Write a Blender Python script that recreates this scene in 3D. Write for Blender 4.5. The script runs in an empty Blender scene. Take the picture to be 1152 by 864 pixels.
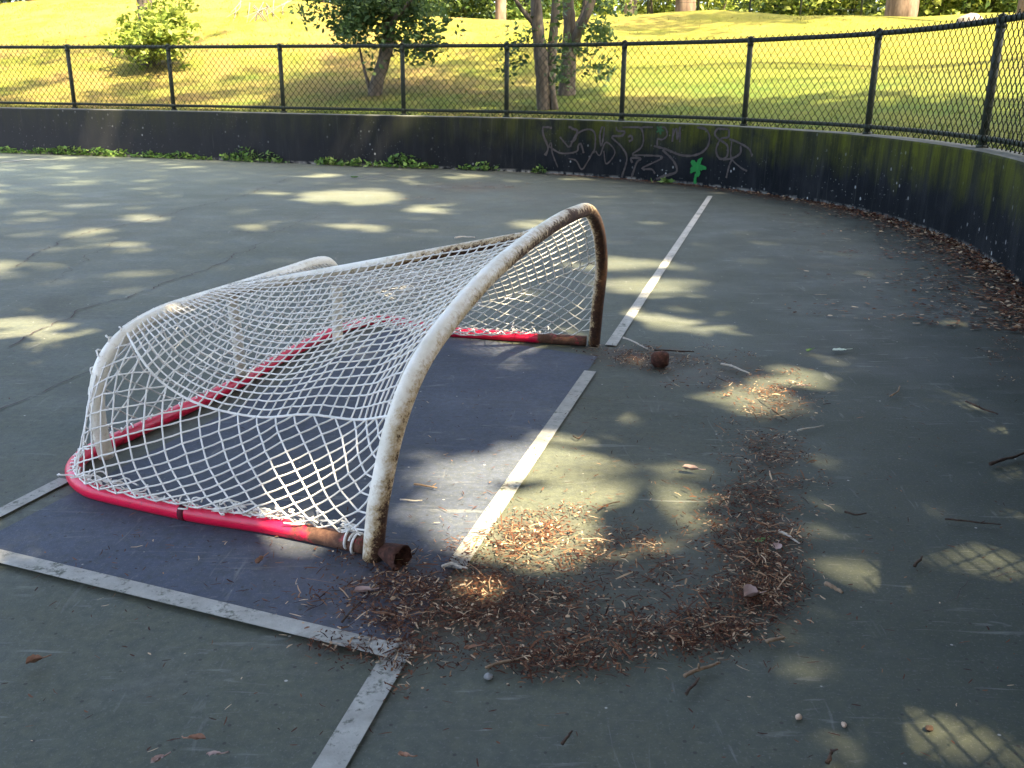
import bpy, math, random
import numpy as np
random.seed(7); rng = np.random.default_rng(7)
R = math.radians
scene = bpy.context.scene
COL = scene.collection

# ------------------------------------------------------------------ camera
F, PIT, ROL, H = 1050.0, R(17.859), R(0.51), 1.0
WH = 0.615                                   # height of the perimeter wall
fw = np.array([0, math.cos(PIT), -math.sin(PIT)]); _r = np.array([1., 0, 0]); _u = np.cross(_r, fw)
cr = math.cos(ROL)*_r + math.sin(ROL)*_u; cu = -math.sin(ROL)*_r + math.cos(ROL)*_u
CAM = np.array([0, 0, H])
from mathutils import Matrix, Vector
cd = bpy.data.cameras.new('camera'); co = bpy.data.objects.new('camera', cd); COL.objects.link(co)
cd.sensor_width = 36; cd.lens = 36*F/1152; cd.clip_end = 500; cd.clip_start = .02
co.matrix_world = Matrix(((cr[0], cu[0], -fw[0], 0), (cr[1], cu[1], -fw[1], 0), (cr[2], cu[2], -fw[2], H), (0, 0, 0, 1)))
scene.camera = co

def ray(px, py):
    d = (px-576)*cr - (py-432)*cu + F*fw
    return d/np.linalg.norm(d)
def at(px, py, z=0.0):                        # point of the horizontal plane z seen at a photo pixel
    d = ray(px, py); return CAM + d*((z-H)/d[2])
def at_dist(px, py, dist):                    # point at a given horizontal distance
    d = ray(px, py); return CAM + d*(dist/math.hypot(d[0], d[1]))
def proj(P):
    P = np.atleast_2d(P)-CAM; k = P@fw; k = np.where(k < .05, np.nan, k)
    return np.stack([576+F*(P@cr)/k, 432-F*(P@cu)/k], 1)
def on_plane(px, py, A, n):
    d = ray(px, py); return CAM + d*(np.dot(A-CAM, n)/np.dot(d, n))

# ------------------------------------------------------------------ mesh helpers
class MB:
    def __init__(s): s.v = []; s.f = []; s.a = []; s.n = 0
    def add(s, V, Fc, attr=None):
        V = np.asarray(V, float); s.v.append(V)
        s.f += [tuple(i+s.n for i in f) for f in Fc]
        s.a.append(np.zeros(len(V)) if attr is None else np.broadcast_to(np.asarray(attr, float), (len(V),)))
        s.n += len(V)
    def build(s, name, mat, parent=None, smooth=True, an='tone'):
        me = bpy.data.meshes.new(name); V = np.concatenate(s.v)
        o = bpy.data.objects.new(name, me); COL.objects.link(o)
        if parent is not None:
            o.parent = parent; V = V - np.array(parent.get('_w', parent.location))
            o['_w'] = list(np.array(parent.get('_w', parent.location)))
        me.from_pydata(V.tolist(), [], s.f)
        at_ = me.attributes.new(an, 'FLOAT', 'POINT'); at_.data.foreach_set('value', np.concatenate(s.a).astype(np.float32))
        if smooth: me.polygons.foreach_set('use_smooth', [True]*len(me.polygons))
        me.materials.append(mat); me.update(); return o
    def tube(s, P, r, sides=8, attr=None, cap=True):
        P = np.asarray(P, float); n = len(P); r = np.broadcast_to(np.asarray(r, float), (n,))
        T = np.gradient(P, axis=0); T /= np.linalg.norm(T, axis=1)[:, None]+1e-12
        ref = np.array([0, 0, 1.]) if abs(T[0][2]) < .9 else np.array([1., 0, 0])
        N = np.cross(T[0], ref); N /= np.linalg.norm(N); V = []
        ang = np.arange(sides)*2*math.pi/sides; cs, sn = np.cos(ang)[:, None], np.sin(ang)[:, None]
        for i in range(n):
            N = N - T[i]*np.dot(N, T[i]); N /= np.linalg.norm(N)+1e-12; B = np.cross(T[i], N)
            V.append(P[i]+r[i]*(cs*N+sn*B))
        V = np.concatenate(V); Fc = []
        for i in range(n-1):
            for k in range(sides):
                a = i*sides+k; b = i*sides+(k+1) % sides; Fc.append((a, b, b+sides, a+sides))
        if cap: Fc.append(tuple(range(sides))[::-1]); Fc.append(tuple(range((n-1)*sides, n*sides)))
        if attr is not None and np.ndim(attr): attr = np.repeat(attr, sides)
        s.add(V, Fc, attr)
    def ribbon(s, P, w, up=(0, 0, 1), attr=None):
        P = np.asarray(P, float); T = np.gradient(P, axis=0); S = np.cross(T, np.broadcast_to(up, P.shape)); S /= np.linalg.norm(S, axis=1)[:, None]+1e-9
        w = np.broadcast_to(np.asarray(w, float), (len(P),))[:, None]
        V = np.concatenate([P-S*w/2, P+S*w/2]); n = len(P)
        s.add(V, [(i, i+1, n+i+1, n+i) for i in range(n-1)], attr)
    def box(s, c, sz, attr=None, rz=0):
        x, y, z = np.array(sz)/2
        V = np.array([(a*x, b*y, d*z) for a in (-1, 1) for b in (-1, 1) for d in (-1, 1)])
        c0, s0 = math.cos(rz), math.sin(rz); V = np.stack([V[:, 0]*c0-V[:, 1]*s0, V[:, 0]*s0+V[:, 1]*c0, V[:, 2]], 1)+np.array(c)
        s.add(V, [(0, 1, 3, 2), (4, 6, 7, 5), (0, 4, 5, 1), (2, 3, 7, 6), (0, 2, 6, 4), (1, 5, 7, 3)], attr)

def quads_mesh(name, V, tone, mat, parent=None):   # V: N x 4 x 3
    n = len(V); me = bpy.data.meshes.new(name); off = np.zeros(3)
    o = bpy.data.objects.new(name, me); COL.objects.link(o)
    if parent is not None: off = np.array(parent.get('_w', parent.location)); o.parent = parent; o['_w'] = list(off)
    V = (V-off).reshape(-1, 3).astype(np.float32)
    me.vertices.add(4*n); me.vertices.foreach_set('co', V.ravel())
    me.loops.add(4*n); me.loops.foreach_set('vertex_index', np.arange(4*n, dtype=np.int32))
    me.polygons.add(n); me.polygons.foreach_set('loop_start', np.arange(0, 4*n, 4, dtype=np.int32))
    a = me.attributes.new('tone', 'FLOAT', 'POINT'); a.data.foreach_set('value', np.repeat(tone, 4).astype(np.float32))
    me.materials.append(mat); me.update(calc_edges=True); me.validate(); return o

def leaves(C, size, spread_up=.5, rr=None):         # leaf-shaped quads round the centres C
    rr = rr or rng; n = len(C); size = np.broadcast_to(size, (n,))[:, None]*rr.uniform(.65, 1.3, (n, 1))
    D = rr.normal(size=(n, 3)); D[:, 2] *= .6; D[:, 2] -= .25; D /= np.linalg.norm(D, axis=1)[:, None]
    U = rr.normal(size=(n, 3)); U[:, 2] += spread_up; S = np.cross(D, U); S /= np.linalg.norm(S, axis=1)[:, None]+1e-9
    N = np.cross(S, D); w = .27
    return np.stack([C-D*size*.5, C+S*size*w-N*size*.06, C+D*size*.5+N*size*.05, C-S*size*w-N*size*.06], 1)

def spline(P, n):                                   # Catmull-Rom through P, n samples spaced by length
    P = np.asarray(P, float); Q = np.vstack([2*P[0]-P[1], P, 2*P[-1]-P[-2]]); out = []
    for i in range(1, len(Q)-2):
        p0, p1, p2, p3 = Q[i-1], Q[i], Q[i+1], Q[i+2]
        for t in np.linspace(0, 1, 24, endpoint=False):
            out.append(.5*((2*p1)+(-p0+p2)*t+(2*p0-5*p1+4*p2-p3)*t*t+(-p0+3*p1-3*p2+p3)*t**3))
    out.append(Q[-2]); return resample(np.array(out), n)
def resample(P, n):
    P = np.asarray(P, float); L = np.r_[0, np.cumsum(np.linalg.norm(np.diff(P, axis=0), axis=1))]
    t = np.linspace(0, L[-1], n); return np.stack([np.interp(t, L, P[:, k]) for k in range(P.shape[1])], 1)

def tag(o, label, cat, group=None, kind=None):
    if label: o['label'] = label
    if cat: o['category'] = cat
    if group: o['group'] = group
    if kind: o['kind'] = kind
    return o
def thing(name, label, cat, loc, group=None):
    o = bpy.data.objects.new(name, None); COL.objects.link(o); o.location = [float(x) for x in loc]; o.empty_display_size = .1
    o['_w'] = [float(x) for x in loc]
    return tag(o, label, cat, group)
def struct(o): o['kind'] = 'structure'; return o

# ------------------------------------------------------------------ material helpers
class NT:
    def __init__(s, name):
        s.m = bpy.data.materials.new(name); s.m.use_nodes = True; s.t = s.m.node_tree; s.t.nodes.clear()
        s.out = s.t.nodes.new('ShaderNodeOutputMaterial')
    def n(s, t, **k):
        x = s.t.nodes.new('ShaderNode'+t)
        for a, b in k.items(): setattr(x, a, b)
        return x
    def put(s, sock, v):
        if hasattr(v, 'links') or isinstance(v, bpy.types.NodeSocket): s.t.links.new(v, sock)
        else:
            if sock.type == 'RGBA' and len(v) == 3: v = (*v, 1)
            sock.default_value = v
    def pos(s): return s.n('NewGeometry').outputs['Position']
    def attr(s, a='tone'): return s.n('Attribute', attribute_name=a).outputs['Fac']
    def scale(s, v, sc):
        x = s.n('VectorMath', operation='MULTIPLY'); s.put(x.inputs[0], v); s.put(x.inputs[1], sc); return x.outputs[0]
    def noise(s, v, sc, det=4, rough=.6, dist=0):
        x = s.n('TexNoise'); s.put(x.inputs['Vector'], v); x.inputs['Scale'].default_value = sc; x.inputs['Detail'].default_value = det
        x.inputs['Roughness'].default_value = rough; x.inputs['Distortion'].default_value = dist; return x.outputs['Fac']
    def voro(s, v, sc, out='Distance', feat='F1'):
        x = s.n('TexVoronoi', feature=feat); s.put(x.inputs['Vector'], v); x.inputs['Scale'].default_value = sc; return x.outputs[out]
    def rng(s, v, a, b, c=0., d=1.):
        x = s.n('MapRange'); s.put(x.inputs[0], v); x.inputs[1].default_value = a; x.inputs[2].default_value = b
        x.inputs[3].default_value = c; x.inputs[4].default_value = d; return x.outputs[0]
    def math(s, op, a, b=0.): 
        x = s.n('Math', operation=op); s.put(x.inputs[0], a); s.put(x.inputs[1], b); x.use_clamp = False; return x.outputs[0]
    def mix(s, f, a, b, mode='MIX'):
        x = s.n('Mix', data_type='RGBA', blend_type=mode); s.put(x.inputs[0], f); s.put(x.inputs[6], a); s.put(x.inputs[7], b); return x.outputs[2]
    def ramp(s, f, stops):
        x = s.n('ValToRGB'); s.put(x.inputs[0], f); e = x.color_ramp.elements
        while len(e) < len(stops): e.new(.5)
        for i, (p, c) in enumerate(stops): e[i].position = p; e[i].color = (*c, 1)
        return x.outputs[0]
    def sep(s, v, k): return s.n('SeparateXYZ') and s._sep(v, k)
    def _sep(s, v, k):
        x = s.n('SeparateXYZ'); s.put(x.inputs[0], v); return x.outputs[k]
    def bump(s, h, st, dist=.01):
        x = s.n('Bump'); s.put(x.inputs['Height'], h); x.inputs['Strength'].default_value = st; x.inputs['Distance'].default_value = dist; return x.outputs[0]
    def done(s, col, rough=.8, bump=None, metal=0., spec=.3, transl=0.):
        b = s.n('BsdfPrincipled'); s.put(b.inputs['Base Color'], col); s.put(b.inputs['Roughness'], rough); s.put(b.inputs['Metallic'], metal)
        b.inputs['Specular IOR Level'].default_value = spec
        if bump is not None: s.put(b.inputs['Normal'], bump)
        sh = b.outputs[0]
        if transl:
            t = s.n('BsdfTranslucent'); s.put(t.inputs[0], col); mx = s.n('MixShader'); mx.inputs[0].default_value = transl
            s.t.links.new(sh, mx.inputs[1]); s.t.links.new(t.outputs[0], mx.inputs[2]); sh = mx.outputs[0]
        s.t.links.new(sh, s.out.inputs[0]); return s.m

def court_color(t, crease=False):
    p = t.pos()
    n1 = t.noise(p, .55, 5, .6); n2 = t.noise(p, 3.2, 6, .7); n3 = t.noise(p, 45, 3, .6)
    if crease: c = t.ramp(n2, [(.25, (.044, .053, .076)), (.75, (.066, .077, .106))])
    else:
        c = t.ramp(n1, [(.3, (.066, .074, .047)), (.5, (.080, .085, .055)), (.72, (.104, .105, .068))])
        c = t.mix(t.rng(n2, .45, .75, 0, .55), c, (.07, .088, .08))
    if not crease: c = t.mix(t.rng(t.math('ADD', t._sep(p, 'X'), t.math('MULTIPLY', n1, 1.4)), .6, 2.3, 0, .9), c, (.024, .030, .018))   # darker green towards the boards: canopy shade put into the colour
    if not crease: c = t.mix(t.math('MULTIPLY', t.rng(t._sep(p, 'X'), -1.5, -5, 0, 1), t.rng(t._sep(p, 'Y'), 5, 10, 0, .75)), c, (.135, .158, .108))   # paler and greener towards the far left
    pale = t.noise(t.scale(p, (1., 2.2, 1.)), 1.3, 6, .7, .6)
    c = t.mix(t.rng(pale, .56, .74, 0, .4), c, (.165, .165, .15))
    # fine aggregate grain
    c = t.mix(t.rng(n3, .35, .7, 0, .55), c, (.035, .04, .036)); c = t.mix(t.rng(t.noise(p, 150, 3, .8), .55, .72, 0, .35), c, (.2, .2, .18))
    st = t.noise(p, .9, 6, .75, 1.); c = t.mix(t.rng(st, .52, .66, 0, .4), c, (.05, .052, .046))
    # thin drag scratches
    sc = t.noise(t.scale(p, (3.5, 26, 1)), 1.4, 4, .55, 1.4); c = t.mix(t.rng(sc, .63, .74, 0, .42), c, (.21, .21, .19))
    sc = t.noise(t.scale(p, (24, 4, 1)), 1.4, 4, .55, 1.2); c = t.mix(t.rng(sc, .65, .76, 0, .38), c, (.2, .2, .18))
    # specks of dark grit
    v = t.voro(p, 26, 'Distance'); c = t.mix(t.rng(v, .07, .11, .75, 0), c, (.03, .025, .02))
    v = t.voro(t.scale(p, (1, 1.13, 1)), 13, 'Distance'); c = t.mix(t.rng(v, .03, .05, .8, 0), c, (.4, .38, .33))
    # brown dust drifting with the litter
    d = t.attr('dirt'); dn = t.math('MULTIPLY', d, t.rng(t.noise(p, 14, 6, .75), .35, .62, .15, 1.))
    c = t.mix(t.rng(dn, .05, .9, 0, .8), c, (.062, .036, .022))
    return c, n3, p
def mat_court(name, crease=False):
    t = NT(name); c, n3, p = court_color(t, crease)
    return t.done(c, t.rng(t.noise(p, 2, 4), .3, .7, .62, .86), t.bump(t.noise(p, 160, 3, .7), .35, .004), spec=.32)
def mat_line(worn=.5):
    t = NT('worn_line_paint'); c, n3, p = court_color(t)
    w = t.noise(p, 60, 5, .75); w2 = t.noise(p, 7, 5, .7); m = t.math('ADD', t.math('MULTIPLY', w, .6), t.math('MULTIPLY', w2, .5))
    paint = t.ramp(t.noise(p, 18, 5, .7), [(.3, (.23, .222, .19)), (.7, (.36, .347, .30))])
    d = t.attr('dirt'); paint = t.mix(t.rng(t.math('MULTIPLY', d, t.rng(t.noise(p, 20, 5, .7), .4, .58)), .05, .8), paint, (.075, .05, .035))
    k = t.rng(m, .585, .68, 0, 1.); c = t.mix(k, paint, c)
    return t.done(c, .75, t.bump(t.noise(p, 160, 3, .7), .3, .004))
M = {}
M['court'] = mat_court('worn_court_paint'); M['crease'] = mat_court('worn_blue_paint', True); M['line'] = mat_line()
t = NT('crack'); M['crack'] = t.done(t.ramp(t.noise(t.pos(), 30), [(.3, (.02, .014, .012)), (.7, (.075, .05, .045))]), .95)

def mat_wall():
    t = NT('painted_concrete'); p = t.pos(); z = t._sep(p, 'Z'); x = t._sep(p, 'X')
    pz = t.scale(p, (1, 1, .18))
    c = t.ramp(t.noise(p, 2.2, 5, .65), [(.3, (.006, .0075, .0085)), (.55, (.0095, .011, .0125)), (.75, (.019, .02, .0205))])
    c = t.mix(t.rng(x, -6, 1.0, .75, 0), c, (.034, .034, .035))                       # left run is paler
    c = t.mix(t.rng(t.noise(pz, 5, 5, .7), .5, .75, 0, .5), c, (.035, .036, .037))
    zz = t.math('ADD', z, t.math('MULTIPLY', t.noise(t.scale(p, (1, 1, .2)), 6, 5, .7), .5))
    moss = t.math('MULTIPLY', t.rng(zz, .50, .80), t.rng(x, -1.5, 3.0, .15, 1.))
    moss = t.math('MULTIPLY', t.math('MULTIPLY', moss, t.rng(t.noise(p, 3.1, 5, .7), .3, .52)), t.rng(t.noise(t.scale(p, (7, 7, .5)), 1.1, 6, .75), .38, .58, .25, 1.))
    c = t.mix(t.rng(moss, 0, 1, 0, .92), c, (.080, .085, .010))
    c = t.mix(t.rng(t.noise(t.scale(p, (9, 9, .6)), 1.6, 5, .7), .60, .74, 0, .5), c, (.06, .06, .055))
    low = t.rng(z, .0, .45, 1., .25)
    v = t.voro(t.scale(p, (1, 1, .8)), 11, 'Distance'); on = t.rng(t.noise(p, 1.3, 3), .42, .6)
    c = t.mix(t.math('MULTIPLY', t.rng(v, .10, .14, 1, 0), t.math('MULTIPLY', on, low)), c, (.34, .34, .32))
    v = t.voro(p, 24, 'Distance'); c = t.mix(t.math('MULTIPLY', t.rng(v, .09, .13, .8, 0), t.math('MULTIPLY', on, low)), c, (.26, .26, .24))
    c = t.mix(t.math('MULTIPLY', t.rng(z, .012, .04, 1, 0), t.rng(t.noise(p, 7, 4, .7), .45, .58, 0, .7)), c, (.30, .28, .24))
    n = t.n('NewGeometry').outputs['Normal']; nz = t._sep(n, 'Z')
    topc = t.ramp(t.noise(p, 9, 6, .7), [(.3, (.07, .075, .06)), (.7, (.16, .16, .14))])
    c = t.mix(t.rng(nz, .6, .9), c, topc)
    return t.done(c, .8, t.bump(t.noise(p, 60, 5, .7), .4, .006), spec=.06)
M['wall'] = mat_wall()
def mat_flat(name, cols, sc=20, rough=.7, bmp=.2, metal=0., spec=.3, z=1.):
    t = NT(name); p = t.scale(t.pos(), (1, 1, z)); k = t.noise(p, sc, 5, .7)
    st = [(.3+.4*i/max(1, len(cols)-1), c) for i, c in enumerate(cols)]
    return t.done(t.ramp(k, st), rough, t.bump(k, bmp, .004) if bmp else None, metal, spec)
M['fence'] = mat_flat('dark_green_coated_steel', [(.016, .020, .014), (.034, .041, .027)], 30, .6, 0, spec=.2)
M['wire'] = mat_flat('coated_wire', [(.009, .011, .007), (.018, .02, .012)], 30, .7, 0, spec=.15)
M['spray'] = mat_flat('pale_brown_spray_paint', [(.036, .029, .026), (.078, .062, .054)], 14, .85, 0)
M['green_spray'] = mat_flat('green_spray_paint', [(.006, .11, .02), (.012, .18, .03)], 12, .8, 0)
M['green_faint'] = mat_flat('faded_green_spray', [(.02, .05, .02), (.03, .09, .03)], 12, .9, 0)

def mat_goal_white():
    t = NT('chipped_white_enamel'); p = t.pos(); a = t.attr()          # tone carries how rusted the stretch is
    n = t._sep(t.n('NewGeometry').outputs['Normal'], 'Z')
    k = t.math('ADD', t.math('MULTIPLY', t.noise(p, 20, 6, .7), .42), t.math('ADD', t.math('MULTIPLY', t.noise(p, 80, 4, .7), .33), t.math('MULTIPLY', t.noise(p, 230, 3, .7), .25)))
    k = t.math('ADD', k, a)
    white = t.ramp(t.noise(p, 9, 5, .7), [(.3, (.60, .53, .39)), (.65, (.82, .77, .65))])
    rust = t.ramp(t.noise(p, 48, 6, .8), [(.25, (.018, .009, .006)), (.5, (.052, .022, .010)), (.75, (.14, .06, .022))])
    c = t.mix(t.rng(k, .47, .64, 0, .95), white, t.mix(t.noise(p, 40, 4), (.46, .29, .12), (.40, .30, .15)))
    m = t.rng(k, .635, .72); c = t.mix(m, c, rust)
    return t.done(c, t.rng(m, 0, 1, .38, .9), t.bump(t.math('ADD', t.noise(p, 120, 5, .7), t.math('MULTIPLY', m, -.5)), .35, .004), spec=.45)
def mat_goal_red():
    t = NT('red_enamel'); p = t.pos(); a = t.attr()
    k = t.math('ADD', t.math('MULTIPLY', t.noise(p, 26, 7, .7), .5), a)
    red = t.ramp(t.noise(p, 7, 4, .6), [(.3, (.56, .004, .035)), (.7, (.74, .010, .06))])
    red = t.mix(t.rng(t.noise(p, 34, 7, .75), .60, .68, 0, .85), red, (.13, .022, .028))
    rust = t.ramp(t.noise(p, 40, 6, .8), [(.25, (.045, .02, .013)), (.5, (.11, .05, .03)), (.78, (.24, .13, .075))])
    m = t.rng(k, .58, .66); c = t.mix(m, red, rust)
    return t.done(c, t.rng(m, 0, 1, .3, .92), t.bump(t.noise(p, 130, 5, .7), .25, .003), spec=.5)
M['white'] = mat_goal_white(); M['red'] = mat_goal_red()
M['rust'] = mat_flat('heavy_rust', [(.03, .013, .008), (.09, .035, .014), (.2, .08, .03)], 45, .95, .8)
M['dark_rust'] = mat_flat('dark_rust', [(.018, .009, .006), (.06, .024, .015), (.12, .05, .03)], 60, .9, .6)
M['net'] = mat_flat('net_cord', [(.66, .62, .54), (.80, .77, .70)], 30, .85, 0)
M['gap'] = mat_flat('dark_seam', [(.05, .005, .01), (.12, .01, .02)], 30, .8, 0)

def mat_tone(name, stops, rough=.85, transl=0., jitter=.25, sc=3.):
    t = NT(name); a = t.attr(); k = t.math('ADD', a, t.math('MULTIPLY', t.math('SUBTRACT', t.noise(t.pos(), sc, 4), .5), jitter))
    return t.done(t.ramp(k, stops), rough, None, spec=.2, transl=transl)
M['litter'] = mat_tone('dry_litter', [(.0, (.020, .008, .005)), (.35, (.070, .026, .013)), (.65, (.15, .066, .033)), (.85, (.26, .145, .075)), (1., (.44, .32, .2))], .9)
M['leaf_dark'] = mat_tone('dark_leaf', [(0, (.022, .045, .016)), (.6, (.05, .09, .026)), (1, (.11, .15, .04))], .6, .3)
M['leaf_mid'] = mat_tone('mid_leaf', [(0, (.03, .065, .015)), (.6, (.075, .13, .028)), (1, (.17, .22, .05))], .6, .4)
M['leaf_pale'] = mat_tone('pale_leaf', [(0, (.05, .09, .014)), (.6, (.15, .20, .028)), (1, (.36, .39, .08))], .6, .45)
M['weed'] = mat_tone('weed_leaf', [(0, (.03, .07, .014)), (.6, (.08, .16, .03)), (1, (.2, .27, .07))], .6, .3)
M['blade'] = mat_tone('grass_blade', [(0, (.03, .066, .012)), (.45, (.085, .105, .014)), (.8, (.155, .145, .024)), (1, (.2, .135, .05))], .7, .35, .45, .6)
M['bark'] = mat_flat('grey_brown_bark', [(.035, .028, .02), (.085, .068, .048), (.14, .115, .085)], 16, .95, 1., z=.25)
M['bark_pale'] = mat_flat('tan_bark', [(.07, .045, .03), (.15, .10, .065), (.24, .17, .115)], 9, .95, 1., z=.25)
M['dead'] = mat_flat('bleached_wood', [(.08, .068, .052), (.13, .112, .09)], 20, .9, .3)
M['stick'] = mat_flat('dry_twig', [(.14, .085, .05), (.30, .21, .13)], 60, .9, .4)
M['stick_dark'] = mat_flat('dark_twig', [(.03, .02, .014), (.085, .05, .032)], 60, .9, .4)
M['stick_pale'] = mat_flat('bare_pale_twig', [(.34, .29, .22), (.52, .46, .38)], 60, .9, .4)
M['chip'] = mat_flat('tan_chip', [(.36, .24, .16), (.52, .38, .27)], 50, .9, .3)
M['leaf_brown'] = mat_flat('dry_brown_leaf', [(.18, .085, .05), (.34, .2, .13)], 40, .85, .3)
M['leaf_pink'] = mat_flat('dry_pinkish_leaf', [(.30, .2, .17), (.42, .31, .27)], 40, .85, .3)
M['leaf_green'] = mat_flat('fallen_green_leaf', [(.07, .16, .04), (.14, .25, .07)], 40, .7, .2)
M['leaf_silver'] = mat_flat('pale_underside_leaf', [(.42, .5, .40), (.55, .6, .5)], 40, .7, .2)
M['pebble'] = mat_flat('grey_pebble', [(.16, .16, .15), (.26, .26, .25)], 50, .9, .3)
M['stone'] = mat_flat('pale_stone', [(.10, .085, .07), (.17, .145, .125)], 4, .9, .5)

def mat_grass():
    t = NT('mown_dry_grass'); p = t.pos()
    a = t.noise(p, .42, 5, .65); b = t.noise(p, 1.7, 5, .7); f = t.noise(t.scale(p, (1, 1, 1)), 38, 4, .75)
    c = t.ramp(b, [(.28, (.11, .122, .013)), (.5, (.155, .15, .018)), (.72, (.20, .175, .027))])
    c = t.mix(t.math('MULTIPLY', t.rng(b, .45, .6, 0, .6), t.rng(t._sep(p, 'X'), -2.5, .5, 1, 0)), c, (.20, .13, .045))
    dist = t.attr('tone'); xx = t._sep(p, 'X')
    g = t.math('MULTIPLY', t.rng(dist, 3.2, 5.6, 1, 0), t.rng(xx, -7, -2.5, .25, 1))
    c = t.mix(t.math('MULTIPLY', g, t.rng(b, .25, .5, .95, .6)), c, (.055, .105, .018))           # greener foot of the slope
    br = t.math('MULTIPLY', t.rng(a, .46, .66), t.rng(xx, -1, 4, 1, .25))
    c = t.mix(t.math('MULTIPLY', br, t.rng(f, .3, .6, .35, .95)), c, (.17, .105, .04))         # parched patches
    c = t.mix(t.rng(f, .5, .72, 0, .35), c, (.085, .085, .014)); c = t.mix(t.rng(t.noise(p, 8, 6, .8), .53, .68, 0, .55), c, (.13, .10, .03)); c = t.mix(t.rng(t.noise(p, 12, 5, .8), .56, .7, 0, .5), c, (.27, .25, .07))
    return t.done(c, .9, t.bump(f, .9, .05), spec=.1)
M['grass'] = mat_grass()

# ------------------------------------------------------------------ the perimeter wall's plan curve (inner face), far left -> end wall -> behind the camera
WB = np.array([(-26, 19.3), (-18, 16.9), (-11, 14.75), (-7.3, 13.6), (-6.1, 13.3), (-3.95, 12.66), (-2.82, 12.22), (-1.97, 11.93), (-1.06, 11.65), (-.45, 11.48),
               (.14, 11.25), (1.1, 10.62), (1.98, 9.80), (2.46, 9.02), (2.78, 8.36), (2.97, 7.5), (3.0, 6.6), (2.93, 5.9), (2.68, 4.85), (2.2, 3.5), (1.68, 2.1), (.9, 0.), (-.6, -4.), (-2.8, -10)])
WC = spline(WB, 900)
WT = np.gradient(WC, axis=0); WT /= np.linalg.norm(WT, axis=1)[:, None]
WN = np.stack([-WT[:, 1], WT[:, 0]], 1)        # outward (away from the court)
k_ = np.ones(31)/31
WN = np.stack([np.convolve(np.pad(WN[:, i], 15, mode='edge'), k_, 'valid') for i in (0, 1)], 1); WN /= np.linalg.norm(WN, axis=1)[:, None]
WL = np.r_[0, np.cumsum(np.linalg.norm(np.diff(WC, axis=0), axis=1))]
def wall_dist(P):                              # signed distance, positive outside
    P = np.atleast_2d(P)[:, :2]; out = np.empty(len(P))
    for s in range(0, len(P), 4000):
        Q = P[s:s+4000]; d = Q[:, None]-WC[None, ::3]; r = (d**2).sum(2); i = r.argmin(1)
        v = Q-WC[::3][i]; out[s:s+4000] = np.sqrt(r[np.arange(len(Q)), i])*np.sign((v*WN[::3][i]).sum(1))
    return out
def smooth(a, b, x): x = np.clip((x-a)/(b-a), 0, 1); return x*x*(3-2*x)
def hill_z(d, x):
    crest = 1.86+.62*smooth(0, -6, x)+.1*np.sin(x*.5)
    return .575+crest*smooth(-.5, 12.5, d)-.055*np.clip(d-13.5, 0, 30)
def hill_at(px, py):                           # where a pixel's ray meets the grass slope
    d = ray(px, py)
    for s in np.arange(5, 45, .05):
        P = CAM+d*s; dd = wall_dist(P[None])[0]
        if dd > .25 and P[2] <= hill_z(dd, P[0]): return np.array([P[0], P[1], hill_z(dd, P[0])])
    return None
def hill_point(px, dist):
    P = at_dist(px, 90, dist); P[2] = hill_z(wall_dist(P[None])[0], P[0]); return P

# ------------------------------------------------------------------ dirt (brown dust) and litter zones, read off the photo as pixel blobs: x, y, sx, sy, n, dust
ZONES = [(505, 682, 72, 28, 1500, .95), (590, 690, 60, 26, 480, .5), (440, 665, 45, 26, 330, .75), (640, 737, 50, 10, 520, .4), (590, 752, 35, 10, 140, .3), (795, 716, 34, 11, 460, .3), (745, 708, 40, 14, 260, .4),
         (700, 640, 60, 30, 260, .4), (650, 610, 50, 22, 170, .3), (855, 640, 24, 34, 1000, .6), (836, 590, 28, 36, 560, .25), (868, 535, 24, 26, 600, .28), (840, 670, 30, 18, 300, .3), (760, 650, 60, 30, 240, .35),
         (868, 450, 28, 14, 460, .35), (800, 420, 45, 10, 330, .6), (728, 404, 34, 6, 420, .95), (690, 400, 18, 5, 160, .95), (855, 500, 24, 16, 240, .2), (600, 600, 34, 11, 380, .7), (560, 640, 40, 16, 220, .5), (880, 650, 14, 30, 200, .3),
         (530, 211, 32, 3, 260, .8), (490, 224, 28, 2.5, 90, .3), (365, 728, 16, 7, 60, .75), (455, 722, 16, 10, 110, .7), (1095, 318, 30, 16, 260, .35), (1055, 278, 30, 10, 200, .4), (1125, 350, 24, 20, 260, .4), (1140, 395, 16, 14, 120, .3), (1075, 340, 26, 10, 90, .2), (985, 240, 26, 5, 140, .4), (800, 700, 30, 10, 160, .3), (690, 690, 60, 26, 160, .25)]
def dirt_at(P):
    q = proj(np.c_[P[:, :2], np.zeros(len(P))] if P.shape[1] == 2 else P); d = np.zeros(len(q))
    for (x, y, sx, sy, n, a) in ZONES:
        d = np.fmax(d, a*np.exp(-.5*(((q[:, 0]-x)/(sx*1.25))**2+((q[:, 1]-y)/(sy*1.35))**2)))
    w = -wall_dist(P); rt = smooth(-1.5, 2.2, P[:, 0])*smooth(2, 4, P[:, 1])
    d = np.fmax(d, rt*np.exp(-np.clip(w, 0, 9)/.22))
    return np.nan_to_num(d)

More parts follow.
